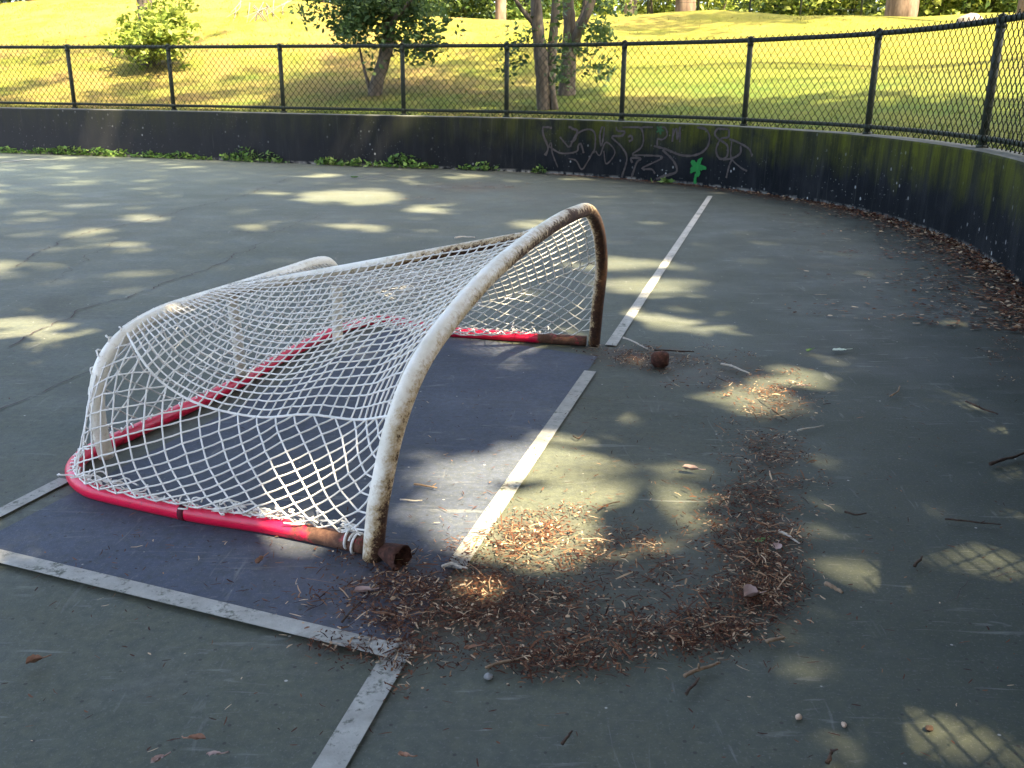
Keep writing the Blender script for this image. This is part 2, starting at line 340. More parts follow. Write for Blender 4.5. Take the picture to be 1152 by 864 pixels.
# ------------------------------------------------------------------ court sheet
xs = np.r_[np.linspace(-45, -9, 13)[:-1], np.arange(-9, -3, .15), np.arange(-3, 3.3, .05), np.linspace(3.3, 14, 10)]
ys = np.r_[np.linspace(-40, 0, 12)[:-1], np.arange(0, .9, .15), np.arange(.9, 7, .05), np.arange(7, 13.8, .12), np.linspace(13.8, 30, 10)]
X, Y = np.meshgrid(xs, ys); nx, ny = len(xs), len(ys); P2 = np.stack([X.ravel(), Y.ravel()], 1)
me = bpy.data.meshes.new('court'); court = struct(bpy.data.objects.new('court', me)); COL.objects.link(court)
dw = wall_dist(P2)
Fc = []; 
for j in range(ny-1):
    for i in range(nx-1):
        a = j*nx+i
        if min(dw[a], dw[a+1], dw[a+nx], dw[a+nx+1]) < .12: Fc.append((a, a+1, a+nx+1, a+nx))
me.from_pydata(np.c_[P2, np.zeros(len(P2))].tolist(), [], Fc)
dv = np.zeros(len(P2)); sel = (P2[:, 1] > .5) & (dw < .5); dv[sel] = dirt_at(P2[sel])
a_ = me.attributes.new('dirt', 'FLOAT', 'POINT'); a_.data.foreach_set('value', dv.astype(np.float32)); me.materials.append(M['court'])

def sheet(name, A, B, C, D, z, mat, nu, nv):   # bilinear sheet with the dirt attribute
    u, v = np.meshgrid(np.linspace(0, 1, nu), np.linspace(0, 1, nv)); u = u.ravel()[:, None]; v = v.ravel()[:, None]
    P = (A*(1-u)+B*u)*(1-v)+(D*(1-u)+C*u)*v; P[:, 2] = z
    me = bpy.data.meshes.new(name); o = struct(bpy.data.objects.new(name, me)); COL.objects.link(o)
    me.from_pydata(P.tolist(), [], [(j*nu+i, j*nu+i+1, (j+1)*nu+i+1, (j+1)*nu+i) for j in range(nv-1) for i in range(nu-1)])
    a = me.attributes.new('dirt', 'FLOAT', 'POINT'); a.data.foreach_set('value', dirt_at(P).astype(np.float32)); me.materials.append(mat); return o
def line_sheet(name, p, q, w, z=.006):
    p = np.array(p); q = np.array(q); d = (q-p)[:2]; L = np.linalg.norm(d); n = np.array([-d[1], d[0], 0])/L*w/2
    return sheet(name, p-n, q-n, q+n, p+n, z, M['line'], max(2, int(L/.05)), 3)
C1, C2, CB = at(446, 737), at(672, 402), at(0, 579)
CF = at(428, 363); BL = at(-40, 622)
gdir = (C2-C1)/np.linalg.norm(C2-C1)
K = at(-120, 641)                              # back near corner, out of frame to the left
sheet('blue_crease', at(0, 632)-(at(446, 737)-at(0, 632))*.12, C1, C2, at(440, 368), .003, M['crease'], 60, 60)
line_sheet('goal_line', at(360, 884), at(456, 722), .050)
line_sheet('goal_line', at(511, 642), at(664, 419), .044)
line_sheet('goal_line', at(687, 390), at(799, 221), .046)
line_sheet('crease_line', at(-60, 615), at(444, 737), .046, .0095)
line_sheet('crease_line', at(-60, 610), at(74, 541), .042)
line_sheet('blue_line', at(-10, 184), at(52, 178), .05)

def crack(pts, w, jit=.02):
    P = resample(np.array([at(*p) for p in pts]), max(12, int(sum(np.linalg.norm(at(*pts[i+1])-at(*pts[i])) for i in range(len(pts)-1))/.03)))
    n = len(P); j = np.cumsum(rng.normal(0, jit*.35, (n, 2)), 0); j -= np.linspace(0, 1, n)[:, None]*j[-1]
    P[:, :2] += j+rng.normal(0, jit*.15, (n, 2)); P[:, 2] = .004
    m = MB(); m.ribbon(P, .45*w*rng.uniform(.05, 1.3, n)); return struct(m.build('court_crack', M['crack'], smooth=False))
crack([(-20, 470), (40, 442), (80, 427), (118, 414)], .010)
crack([(10, 392), (90, 355), (150, 335), (230, 305), (300, 272)], .014, .03)
crack([(20, 300), (110, 262), (180, 245), (255, 222), (330, 200)], .016, .03)
crack([(60, 320), (100, 290), (140, 268)], .010, .03)
crack([(230, 262), (300, 262), (360, 243)], .012, .03)
crack([(1040, 690), (1100, 655), (1160, 640)], .004)

# ------------------------------------------------------------------ wall
def strip(m, off_z, curve=WC, nrm=WN, attr=None):
    rings = [np.c_[curve+nrm*o, np.full(len(curve), z)] for o, z in off_z]; n = len(curve); k = len(rings)
    V = np.concatenate(rings); m.add(V, [(i+n*j, i+1+n*j, i+1+n*(j+1), i+n*(j+1)) for j in range(k-1) for i in range(n-1)], attr)
m = MB(); strip(m, [(0, -.02), (0, .15), (0, .3), (0, .45), (0, WH-.018), (.006, WH-.004), (.02, WH), (.12, WH+.003), (.22, WH), (.235, WH-.02), (.235, .0)])
wall = thing('concrete_wall', 'low curved dark painted concrete wall with moss and graffiti running round the court', 'wall', (0, 0, 0))
wl = m.build('wall_body', M['wall'], wall, smooth=False)

def on_wall(px, py, off=.004):                 # photo pixel -> point on the inner wall face
    d = ray(px, py); best = None
    a = np.array([d[0], d[1]])
    # intersect the horizontal ray with the curve
    s = (WC[:, 0]-CAM[0])*a[1]-(WC[:, 1]-CAM[1])*a[0]
    for i in np.where(s[:-1]*s[1:] <= 0)[0]:
        t_ = s[i]/(s[i]-s[i+1]+1e-12); P = WC[i]*(1-t_)+WC[i+1]*t_; k = np.dot(P-CAM[:2], a)/np.dot(a, a)
        if k > 0: best = (P-WN[i]*off, CAM[2]+d[2]*k, WN[i])
    P, z, n = best; return np.array([P[0], P[1], z]), np.array([-n[0], -n[1], 0])
def stroke(m, pts, w=.02, off=.004):
    P = spline(np.array(pts, float), max(10, len(pts)*7)); Q = [on_wall(x, min(max(y, 143), 215), off) for x, y in P]
    pt = np.array([q[0] for q in Q]); n = np.array([q[1] for q in Q]); pt[:, 2] = np.clip(pt[:, 2], .015, WH-.03)
    T = np.gradient(pt, axis=0); S = np.cross(T, n); S /= np.linalg.norm(S, axis=1)[:, None]+1e-9
    ww = (w*rng.uniform(.7, 1.25, len(pt)))[:, None]/2; k = len(pt)
    m.add(np.concatenate([pt-S*ww, pt+S*ww]), [(i, i+1, k+i+1, k+i) for i in range(k-1)])
gz = lambda L: [(590+x/4.114, 120+y/4.114) for x, y in L]     # coordinates read in the enlarged view of the wall
STROKES = [[(95, 225), (110, 190), (88, 130), (88, 90), (105, 92), (128, 100)], [(100, 228), (122, 165), (130, 215), (155, 280)],
           [(165, 140), (190, 170), (210, 185), (240, 130), (290, 105), (325, 120), (328, 180), (320, 215)], [(205, 62), (220, 100), (245, 110), (235, 150), (215, 165)],
           [(108, 180), (170, 215), (240, 208), (250, 180), (262, 172), (275, 215)], [(320, 205), (290, 260), (265, 290), (240, 250), (205, 240)],
           [(365, 78), (350, 130), (355, 180), (365, 150), (372, 90)], [(330, 205), (350, 225), (378, 165), (420, 210), (380, 265), (368, 205)],
           [(425, 80), (430, 110), (465, 115), (450, 135), (405, 140), (450, 185), (475, 240), (450, 330)], [(455, 95), (500, 95), (540, 100), (552, 150), (540, 190), (500, 222), (560, 225), (640, 235), (545, 285), (590, 290), (605, 310)],
           [(495, 330), (520, 260), (540, 240), (495, 238), (500, 260)], [(540, 100), (570, 85), (595, 78)], [(480, 140), (495, 135), (500, 152), (484, 160)],
           [(600, 182), (650, 195), (730, 225), (800, 222), (845, 190), (858, 140), (840, 105), (800, 95)], [(640, 200), (690, 250), (705, 300), (650, 320), (610, 335)],
           [(690, 100), (685, 165), (690, 130), (705, 100), (708, 155), (722, 90), (720, 165)], [(625, 90), (650, 95), (662, 130), (640, 152), (618, 150), (615, 180)],
           [(945, 95), (900, 100), (882, 125), (900, 150), (940, 180), (938, 230), (905, 240), (888, 200), (910, 150), (945, 140), (948, 105)], [(950, 150), (990, 165), (1040, 195), (1055, 230)],
           [(960, 160), (958, 235), (1000, 280), (1032, 298)], [(920, 245), (965, 238), (1000, 215), (1002, 180)], [(935, 330), (950, 270), (965, 240)]]
m = MB()
for s_ in STROKES: stroke(m, gz(s_), rng.uniform(.016, .026))
m.build('spray_scrawl', M['spray'], wall, smooth=False)
m = MB()                                       # green splat like a clover
c0 = np.array(gz([(800, 278)])[0])
def splat(m, c, rad, off=.006, n=48):
    pts = []
    for k in range(n):
        a = 2*math.pi*k/n; r = rad*(.78+.26*math.cos(a*5+.6)+.1*rng.normal()); pts.append((c[0]+r*math.cos(a), c[1]-r*math.sin(a)*1.15))
    V = [on_wall(c[0], c[1], off)[0]]+[on_wall(x, y, off)[0] for x, y in pts]
    m.add(V, [(0, 1+k, 1+(k+1) % n) for k in range(n)])
splat(m, c0, 9.5); stroke(m, [(c0[0]-.5, c0[1]+8), (c0[0]-2, c0[1]+14), (c0[0]-2, c0[1]+19)], .035, .0075)
m.build('green_splat', M['green_spray'], wall, smooth=False)
m = MB(); splat(m, np.array(gz([(628, 108)])[0]), 4.5, .005); m.build('faded_green_spot', M['green_faint'], wall, smooth=False)

# ------------------------------------------------------------------ hill
offs = np.r_[.236, .4, .7, 1, 1.5, 2, 2.6, 3.2, 4, 5, 6, 7, 8, 9, 10, 11, 12, 13, 14, 16, 20, 28, 45]
cv = WC[::6]; nv_ = WN[::6]; n = len(cv); m = MB(); V = []; A_ = []
for o in offs:
    q = cv+nv_*o; d = np.full(n, o)
    z = hill_z(d, q[:, 0])+.05*np.sin(q[:, 0]*1.3+q[:, 1]*.7)*smooth(.5, 4, o)+.035*np.sin(q[:, 0]*.6-q[:, 1]*1.9+2)*smooth(.5, 4, o)
    V.append(np.c_[q, z]); A_.append(d)
m.add(np.concatenate(V), [(i+n*j, i+1+n*j, i+1+n*(j+1), i+n*(j+1)) for j in range(len(offs)-1) for i in range(n-1)], np.concatenate(A_))
struct(m.build('grass_hill', M['grass']))
# grass blades on the slope (nobody could count them)
N = 52000
ii = rng.integers(0, 650, N); dd = .25+9.5*rng.random(N)**1.5; q = WC[ii]+WN[ii]*dd[:, None]+rng.normal(0, .03, (N, 2))
z = hill_z(dd, q[:, 0])+.05*np.sin(q[:, 0]*1.3+q[:, 1]*.7)*smooth(.5, 4, dd)+.035*np.sin(q[:, 0]*.6-q[:, 1]*1.9+2)*smooth(.5, 4, dd)
hgt = rng.uniform(.015, .05, N)*(1+1.0*np.exp(-dd/.25)); an = rng.random(N)*6.28; wv = .006+.003*rng.random(N)
s_ = np.stack([np.cos(an), np.sin(an), np.zeros(N)], 1); lean = rng.normal(0, .03, (N, 3)); lean[:, 2] = 0
b = np.c_[q, z-.01]; tip = b+lean; tip[:, 2] += hgt
green = smooth(5.5, 2.5, dd)*smooth(-6.5, -2, q[:, 0])
tone = np.clip(rng.normal(.68, .16, N)-.36*green, 0, 1)
g = quads_mesh('grass', np.stack([b-s_*wv[:, None], b+s_*wv[:, None], tip+s_*.0012, tip-s_*.0012], 1), tone, M['blade'])
tag(g, 'short dry grass blades on the slope behind the fence', 'grass', kind='stuff')

# ------------------------------------------------------------------ fence on the wall
OFF = .13
FC = np.c_[WC+WN*OFF, np.zeros(len(WC))]; FZ0 = WH; FH = .80
fence = thing('chain_link_fence', 'dark green chain link fence with pipe rails standing on the curved wall', 'fence', (0, 0, 0))
def fence_s(px):                                # arc length where the fence line is seen at this pixel column
    q = proj(np.c_[FC[:, :2], np.full(len(FC), WH)])[:, 0]; k = (q-px); i = [j for j in range(len(q)-1) if k[j]*k[j+1] <= 0 and FC[j, 1] > 1]
    return WL[i[0]]
def fpt(s): return np.array([np.interp(s, WL, FC[:, 0]), np.interp(s, WL, FC[:, 1]), 0])
ps = [fence_s(x) for x in (88, 198, 320, 455, 572, 702, 841, 977, 1108)]
ps = [ps[0]-1.75*k for k in (4, 3, 2, 1)]+ps+[ps[-1]+1.7*k for k in (1, 2, 3, 4, 5)]
for s in ps:
    p = fpt(s); m = MB()
    m.tube([p+(0, 0, WH-.01), p+(0, 0, WH+.4), p+(0, 0, WH+FH+.012)], .027, 12)
    m.tube([p+(0, 0, WH+FH+.012), p+(0, 0, WH+FH+.028), p+(0, 0, WH+FH+.04)], [.03, .028, .008], 12)
    m.tube([p+(0, 0, WH+.001), p+(0, 0, WH+.02)], .04, 12)
    pm = m.build('post', M['fence'], fence)
    for za, zb in ((.045, .085), (FH-.05, FH-.015)): m = MB(); m.tube([p+(0, 0, WH+za), p+(0, 0, WH+zb)], .031, 12); m.build('clamp', M['fence'], pm)
sr = np.arange(ps[0], ps[-1], .12)
RP = np.array([fpt(s) for s in sr]); 
m = MB(); m.tube(RP+(0, 0, WH+FH), .022, 10); m.build('top_rail', M['fence'], fence)
m = MB(); m.tube(RP+(0, 0, WH+.063), .018, 10); m.build('bottom_rail', M['fence'], fence)
m = MB(); cw, ch = .041, .088                   # half-diamond pitch
z0, z1 = WH+.012, WH+FH+.04; rows = int((z1-z0)/(ch/2))
L0 = ps[0]; cols = int((ps[-1]-ps[0])/cw)
S_ = np.arange(cols+1)*cw+L0; Fx = np.interp(S_, WL, FC[:, 0]); Fy = np.interp(S_, WL, FC[:, 1])
ix = np.clip(np.searchsorted(WL, S_), 0, len(WL)-1); fn = WN[ix]
for c in range(cols-1):                         # each wire zigzags between two columns
    i0 = np.array([c+(k % 2) if c % 2 == 0 else c+1-(k % 2) for k in range(rows+1)])
    P = np.c_[Fx[i0], Fy[i0], z0+np.arange(rows+1)*(z1-z0)/rows]
    off = np.where(i0 == c, -.003, .003); P[:, :2] += fn[i0]*(off-.024)[:, None]
    m.tube(P, .0038, 4, cap=False)
    # twisted barb ends
m.build('chain_link_mesh', M['wire'], fence)

# ------------------------------------------------------------------ the goal, tipped on its face
F1 = np.array([-.3006, 1.8414, 0]); F2 = np.array([.3268, 3.6134, 0]); E = (F2-F1)/np.linalg.norm(F2-F1)
NR = np.cross(E, (0, 0, 1)); ln = R(6); UP = math.cos(ln)*np.array([0, 0, 1.])+math.sin(ln)*NR
goal = thing('hockey_goal', 'old hockey goal tipped face down on its red frame, rusty white bow upright, net sagging', 'goal', (-.45, 2.85, 0))
AR = [(-.006, .004), (-.004, .075), (.008, .155), (.067, .308), (.196, .425), (.49, .522), (.80, .572), (1.10, .597), (1.32, .602), (1.50, .588), (1.655, .515), (1.755, .425), (1.822, .325), (1.842, .19), (1.862, .09), (1.88, .006)]
arch = spline([F1+E*s+UP*z for s, z in AR], 120)
u = np.linspace(0, 1, 120)
rustA = np.interp(u, [0, .02, .06, .12, .2, .34, .42, .5, .585, .6, .62, .7, .74, .78, .86, 1], [.22, .13, .03, -.02, -.05, -.03, .05, .08, .09, .3, .10, .10, .13, .18, .24, .28])
m = MB(); AT = np.gradient(arch, axis=0); AT /= np.linalg.norm(AT, axis=1)[:, None]
m.tube(arch, .0235, 20, rustA)
# rust eats the underside and the right-hand flank more than the top
V = m.v[0]; ctr = np.repeat(arch, 20, 0); rel = V-ctr; side = rel@NR/.0235; und = -rel[:, 2]/.0235
m.a[0] = m.a[0]-.015+.20*np.clip(.8*side+.4*und, -.7, 1)
base = m.build('base_frame', M['white'], goal)
base['label'] = 'chipped white bowed tube with rust at both feet'
w = F1+E*.935+UP*.588

RP_ = [(405, 612), (320, 594), (265, 585), (210, 576), (120, 556), (96, 548), (84, 536), (85, 522), (105, 506), (150, 486), (215, 456), (272, 428), (330, 395), (380, 371), (412, 362), (430, 359.5), (447, 361), (475, 367.5), (505, 373), (560, 377), (620, 381), (667, 387)]
RR = .0205
red = np.array([at(x, y, RR+.001) for x, y in RP_]); red[:, 2] = RR+.001
red[0] = F1+E*.012-NR*.028+np.array([0, 0, RR]); red[-1] = F2-E*.012-NR*.028+np.array([0, 0, RR])
redc = spline(red, 220); Lr = np.r_[0, np.cumsum(np.linalg.norm(np.diff(redc, axis=0), axis=1))]
rq = proj(redc); sel_near = np.interp(Lr, [0, .13, .20, .235, 9], [.45, .45, .36, -.2, -.2]); far = Lr[-1]-Lr
sel_far = np.interp(far, [0, .17, .24, .30, 9], [.45, .42, .3, -.2, -.2])
m = MB(); m.tube(redc, RR, 18, np.maximum(sel_near, sel_far)); mouth = m.build('mouth_frame', M['red'], goal)
mouth['label'] = 'red tube lying on the ground, rusty brown at both ends'
i = int(np.argmin(np.abs(rq[:80, 0]-210))); m = MB(); m.tube(redc[i:i+2], RR+.0012, 18); m.build('tube_seam', M['gap'], mouth)
# corroded open tube end beyond the near foot
m = MB(); d = (red[0]-red[1])/np.linalg.norm(red[0]-red[1]); s0 = F1+np.array([0.0, -.005, .026])+NR*.025
dirn = NR*.9-E*.25; ang = np.linspace(0, 2*math.pi, 18, endpoint=False); up = np.array([0, 0, 1.]); sd = np.cross(dirn, up)
rings = []
for k, (t_, r_) in enumerate([(0, .02), (.02, .026), (.045, .031), (.062, .033), (.060, .027), (.02, .021)]):
    j = 1+(.16 if k in (3, 4) else .05)*rng.normal(size=18)
    rings.append(s0+dirn*t_+(np.cos(ang)*r_*j)[:, None]*sd+(np.sin(ang)*r_*.85*j)[:, None]*up)
V = np.concatenate(rings); V[:, 2] = np.maximum(V[:, 2], .002)
m.add(V, [(a*18+k, a*18+(k+1) % 18, (a+1)*18+(k+1) % 18, (a+1)*18+k) for a in range(5) for k in range(18)]+[tuple(range(5*18, 6*18))])
m.build('corroded_tube_end', M['dark_rust'], goal)

# shelf frame standing on the crossbar
B1 = np.array([-1.1484, 2.154, 0]); B2 = np.array([-.5724, 3.85, 0]); EB = (B2-B1)/np.linalg.norm(B2-B1); Z3 = np.array([0, 0, 1.])
SH = [(.183, .035), (.172, .12), (.178, .205), (.215, .285), (.30, .338), (.45, .366), (.62, .369), (.796, .367), (1.107, .365), (1.33, .364), (1.41, .348), (1.455, .30), (1.461, .219), (1.452, .12), (1.447, .035)]
shelf = spline([B1+EB*s+Z3*z for s, z in SH], 110)
rs = np.full(110, -.05); kj_ = int(np.argmin(np.linalg.norm(shelf-(B1+EB*.796+Z3*.367), axis=1))); rs[kj_-1:kj_+3] = [.12, .26, .2, .05]
m = MB(); m.tube(shelf, .0205, 16, rs); shf = m.build('shelf_frame', M['white'], goal)
jt = B1+EB*.796+Z3*.367; wd = arch[int(np.argmin(np.linalg.norm(arch-w, axis=1)))]
bar = np.linspace(jt, wd, 30); m = MB(); rb = np.interp(np.linspace(0, 1, 30), [0, .04, .1, .5, .62, .75, 1], [.2, .06, -.05, .0, .12, .2, .22]); m.tube(bar, .017, 14, rb)
V = m.v[0]; m.a[0] = m.a[0]+.12*np.clip(-(V-np.repeat(bar, 14, 0))[:, 2]/.017, -1, 1); m.build('center_bar', M['white'], goal)
ft = at(272, 424, .04); m = MB(); sp = np.linspace(jt-(0, 0, .01), np.array([ft[0], ft[1], .04]), 12); m.tube(sp, .0185, 14, np.interp(np.linspace(0, 1, 12), [0, .12, .9, 1], [.1, -.08, -.08, .12])); m.build('support_post', M['white'], goal)

# ---- net panels
def sub(P, a, b, n): return resample(P[a:b+1], n)
def coons(c0, c1, d0, d1):
    nu, nv = len(c0), len(d0); u = np.linspace(0, 1, nu)[None, :, None]; v = np.linspace(0, 1, nv)[:, None, None]
    return (1-v)*c0[None]+v*c1[None]+(1-u)*d0[:, None]+u*d1[:, None]-((1-u)*(1-v)*c0[0]+u*(1-v)*c0[-1]+(1-u)*v*c1[0]+u*v*c1[-1])
def sag(G, dz, ku=1., kv=1.):
    nv, nu = G.shape[:2]; u = np.linspace(0, 1, nu)[None]; v = np.linspace(0, 1, nv)[:, None]
    G = G.copy(); G[..., 2] -= dz*np.sin(math.pi*u**ku)*np.sin(math.pi*v**kv); return G
def wobble(G, a, seed):
    r = np.random.default_rng(seed); nv, nu = G.shape[:2]; G = G.copy()
    u = np.arange(nu)[None, :, None]; v = np.arange(nv)[:, None, None]
    for _ in range(5):
        k1, k2 = r.uniform(.08, .5, 2); G += a*.5*np.sin(u*k1+v*k2*r.choice([-1, 1])+r.uniform(0, 6.28, 3))*r.normal(size=3)*np.minimum(1, np.minimum(np.minimum(u, nu-1-u), np.minimum(v, nv-1-v))/3)
    G[1:-1, 1:-1] += r.normal(0, a*.38, (nv-2, nu-2, 3)); G[..., 2] = np.maximum(G[..., 2], .006); return G
CORD = .0023
def cord(m, P, r=CORD):
    P = np.asarray(P)
    if len(P) < 2: return
    Q = [P[0]]
    for a, b in zip(P[:-1], P[1:]): mid = (a+b)/2; mid[2] -= .025*np.linalg.norm((b-a)[:2]); Q += [mid, b]
    m.tube(Q, r, 5, cap=False)
def knot(m, p, r):
    d = rng.normal(size=3); V = np.array([(1, 0, 0), (-1, 0, 0), (0, 1, 0), (0, -1, 0), (0, 0, 1), (0, 0, -1)])*r*rng.uniform(.8, 1.2)+p
    m.add(V, [(0, 2, 4), (2, 1, 4), (1, 3, 4), (3, 0, 4), (2, 0, 5), (1, 2, 5), (3, 1, 5), (0, 3, 5)])
def square_net(m, G):
    nv, nu = G.shape[:2]
    for j in range(nv): cord(m, G[j])
    for i in range(nu): cord(m, G[:, i])
    for j in range(1, nv-1):
        for i in range(1, nu-1): knot(m, G[j, i], CORD*1.75)
def diamond_net(m, G):
    nv, nu = G.shape[:2]
    for s in (1, -1):
        starts = [(0, i) for i in range(nu)]+[(j, 0 if s == 1 else nu-1) for j in range(1, nv)]
        for j, i in starts:
            if (i+j) % 2: continue
            P = []
            while 0 <= i < nu and j < nv: P.append(G[j, i]); j += 1; i += s
            cord(m, P)
    for j in range(1, nv-1):
        for i in range(1, nu-1):
            if (i+j) % 2 == 0: knot(m, G[j, i], CORD*1.75)
near = lambda P, q: int(np.argmin(np.linalg.norm(P-q, axis=1)))
def px_near(P, x, y): q = proj(P); return int(np.argmin((q[:, 0]-x)**2+(q[:, 1]-y)**2))
out = -NR                                        # away from the mouth side of the bow, towards the crossbar
archI = arch-NR*.0235*.8+UP*.0                  # the net hangs from the crossbar side of the bow
redI = redc.copy(); redI[:, 2] += RR*.9
shO = shelf.copy(); shO += (np.array([0, 0, .018])-EB*.0)+out*.012
ks0 = px_near(shelf, 142, 372); ks1 = near(shelf, B1+EB*1.43+Z3*.335); ka0 = px_near(arch, 447, 470); ka1 = px_near(arch, 676, 292); kj = near(shelf, jt); kw = near(arch, wd)
# seams
def seam_pts(pix, s_a, s_b, end0, end1, n):
    P = [end0]
    for k, (x, y) in enumerate(pix):
        f = (k+1)/(len(pix)+1); A = B1+EB*(s_a*(1-f)+s_b*f); q = on_plane(x, y, A, E); q[2] = max(q[2], .02); P.append(q)
    return spline(np.array(P+[end1]), n)
ccm = MB()
nu = 35
seam_n = seam_pts([(158, 402), (182, 430), (225, 455), (290, 469), (345, 466), (400, 472)], .25, .16, shO[ks0], archI[ka0], nu)
f0, f1 = shO[ks1], archI[ka1]; tt = np.linspace(0, 1, nu)[:, None]; seam_f = f0*(1-tt)+f1*tt; seam_f[:, 2] -= .17*np.sin(math.pi*tt[:, 0]**.85); seam_f += -E*.05*np.sin(math.pi*tt)
barO = np.linspace(jt, wd, nu)+np.array([0, 0, .019]); barO[:, 2] += 0
shN = sub(shO, ks0, kj, 25); shF = sub(shO, kj, ks1, 25)
Gn = coons(seam_n, barO, shN, sub(archI, ka0, kw, 25)); Gn = wobble(sag(Gn, .05, 1, .9), .0028, 1)
Gf = coons(barO, seam_f, shF, sub(archI, kw, ka1, 25)); Gf = wobble(sag(Gf, .05), .0028, 2)
m = MB(); square_net(m, Gn); square_net(m, Gf); net = m.build('net', M['net'], goal)
# near side panel, diamonds
leg = sub(shO-EB*.008, 0, ks0, 14); leg[:, 2] = np.interp(np.arange(14), [0, 13], [RR*2, leg[-1, 2]])*.5+leg[:, 2]*.5
kr = px_near(redc, 110, 505); nuS = 37
redN = resample(redI[:kr+1][::-1], nuS); redN[-1] = archI[3]
arN = sub(archI, 3, ka0, 14); leg[0] = redN[0]; leg[-1] = seam_n[0]
seamS = resample(seam_n, nuS)
Gs = coons(redN, seamS, leg, arN); Gs = wobble(sag(Gs, .02), .0032, 3)
m = MB(); diamond_net(m, Gs); m.build('side_net', M['net'], net)
legF = sub(shO+EB*.008, ks1, 109, 14)[::-1]; krf = px_near(redc[110:], 405, 362)+110
redF = resample(redI[krf:], nuS); redF[-1] = archI[-4]; arF = sub(archI, ka1, 116, 14)[::-1]; legF[0] = redF[0]; legF[-1] = seam_f[0]
Gs2 = coons(redF, resample(seam_f, nuS), legF, arF); Gs2 = wobble(sag(Gs2, .02), .0032, 4)
m = MB(); diamond_net(m, Gs2); m.build('side_net', M['net'], net)
# panel between crossbar and shelf
nb = 35; lo = resample(redI[kr:krf+1], nb); hi = sub(shO+out*.003, ks0, ks1, nb); l0 = resample(np.vstack([lo[0], leg[6], hi[0]]), 11); l1 = resample(np.vstack([lo[-1], legF[6], hi[-1]]), 11)
Gb = wobble(coons(lo, hi, l0, l1), .004, 5); m = MB(); diamond_net(m, Gb); m.build('top_net', M['net'], net)
# seam cords, lacing and tangles
m = MB()
for S__ in (seam_n, seam_f): cord(m, S__, .0034)
def lacing(m, P, r, pitch, axis_off=(0, 0, 0), jit=.002):
    L = np.r_[0, np.cumsum(np.linalg.norm(np.diff(P, axis=0), axis=1))]; n = int(L[-1]/.005); P = resample(P, n)
    T = np.gradient(P, axis=0); T /= np.linalg.norm(T, axis=1)[:, None]; S = np.cross(T, (0, 0, 1.)); S /= np.linalg.norm(S, axis=1)[:, None]+1e-9; U_ = np.cross(S, T)
    a = np.arange(n)*.005/pitch*2*math.pi; Q = P+(np.cos(a)*r)[:, None]*S+(np.sin(a)*r)[:, None]*U_+rng.normal(0, jit, (n, 3)); Q[:, 2] = np.maximum(Q[:, 2], .004); m.tube(Q, .0024, 5, cap=False)
lacing(m, redI[12:kr], .006, .03); lacing(m, redI[kr:krf], .007, .04); lacing(m, redI[krf:208], .006, .035); lacing(m, archI[3:116], .005, .03)
lacing(m, shO[6:ks0], .01, .05)
m.build('lacing', M['net'], net)
m = MB()                                         # frayed bunch along the rusty stretch, knots at the near foot
for k in range(46):
    f = rng.random()**1.3; c = redc[int(3+f*52)]+np.array([0, 0, RR+.008]); P = [c+rng.normal(0, .007, 3)]
    for _ in range(5): P.append(P[-1]+rng.normal(0, .008, 3)+(redc[30]-redc[10])*.04*rng.choice([-1, 1]))
    P = np.array(P); P[:, 2] = np.maximum(P[:, 2], .045); m.tube(spline(P, 14), .0021, 5, cap=False)
for k in range(26):
    c = redc[int(212-rng.random()**1.6*50)]+np.array([0, 0, RR+.006]); P = [c]
    for _ in range(4): P.append(P[-1]+rng.normal(0, .007, 3))
    P = np.array(P); P[:, 2] = np.maximum(P[:, 2], .045); m.tube(spline(P, 12), .0021, 5, cap=False)
m.build('frayed_cord', M['net'], net)['kind'] = 'stuff'
m = MB()
for c, a in ((redc[2]+(0, 0, .01), 0), (redc[1], 1)):
    th = np.linspace(0, (1.6+1.2*a)*math.pi, 30); d = redc[3]-redc[0]; d /= np.linalg.norm(d); s1 = np.cross(d, Z3); Q = c+(np.cos(th)*(RR+.004))[:, None]*s1+(np.sin(th)*(RR+.004))[:, None]*Z3+th[:, None]*.0014*d
    Q[:, 2] = np.maximum(Q[:, 2], .004); m.tube(Q, .003, 6)
m.build('rope_knot', M['net'], goal)

# ------------------------------------------------------------------ litter drifts
def litter(P, lmin, lmax, wmin, wmax, tone, zr):
    n = len(P); a = rng.random(n)*6.28; L = rng.uniform(lmin, lmax, n)*rng.uniform(.4, 1, n); W = rng.uniform(wmin, wmax, n)
    d = np.stack([np.cos(a), np.sin(a), rng.normal(0, .22, n)], 1); s = np.stack([-np.sin(a), np.cos(a), rng.normal(0, .4, n)], 1); bend = rng.normal(0, .09, n)
    z = rng.uniform(*zr, n) if isinstance(zr, tuple) else zr
    c = np.c_[P[:, :2], z+.004]; mid = c+s*(bend*L)[:, None]*.5; mid[:, 2] += L*.06
    e0, e1 = c-d*(L/2)[:, None], c+d*(L/2)[:, None]; w = (s*W[:, None])/2
    V = np.concatenate([np.stack([e0-w*.6, mid-w, mid+w, e0+w*.6], 1), np.stack([mid-w, e1-w*.5, e1+w*.5, mid+w], 1)])
    V[..., 2] = np.maximum(V[..., 2], .009)
    return V, np.r_[tone, tone]
VV = []; TT = []
def scatter_px(x, y, sx, sy, n):
    a = rng.normal(0, 1, (n, 2)); q = np.c_[x+a[:, 0]*sx, y+a[:, 1]*sy]; return np.array([at(px, max(py, 180)) for px, py in q])
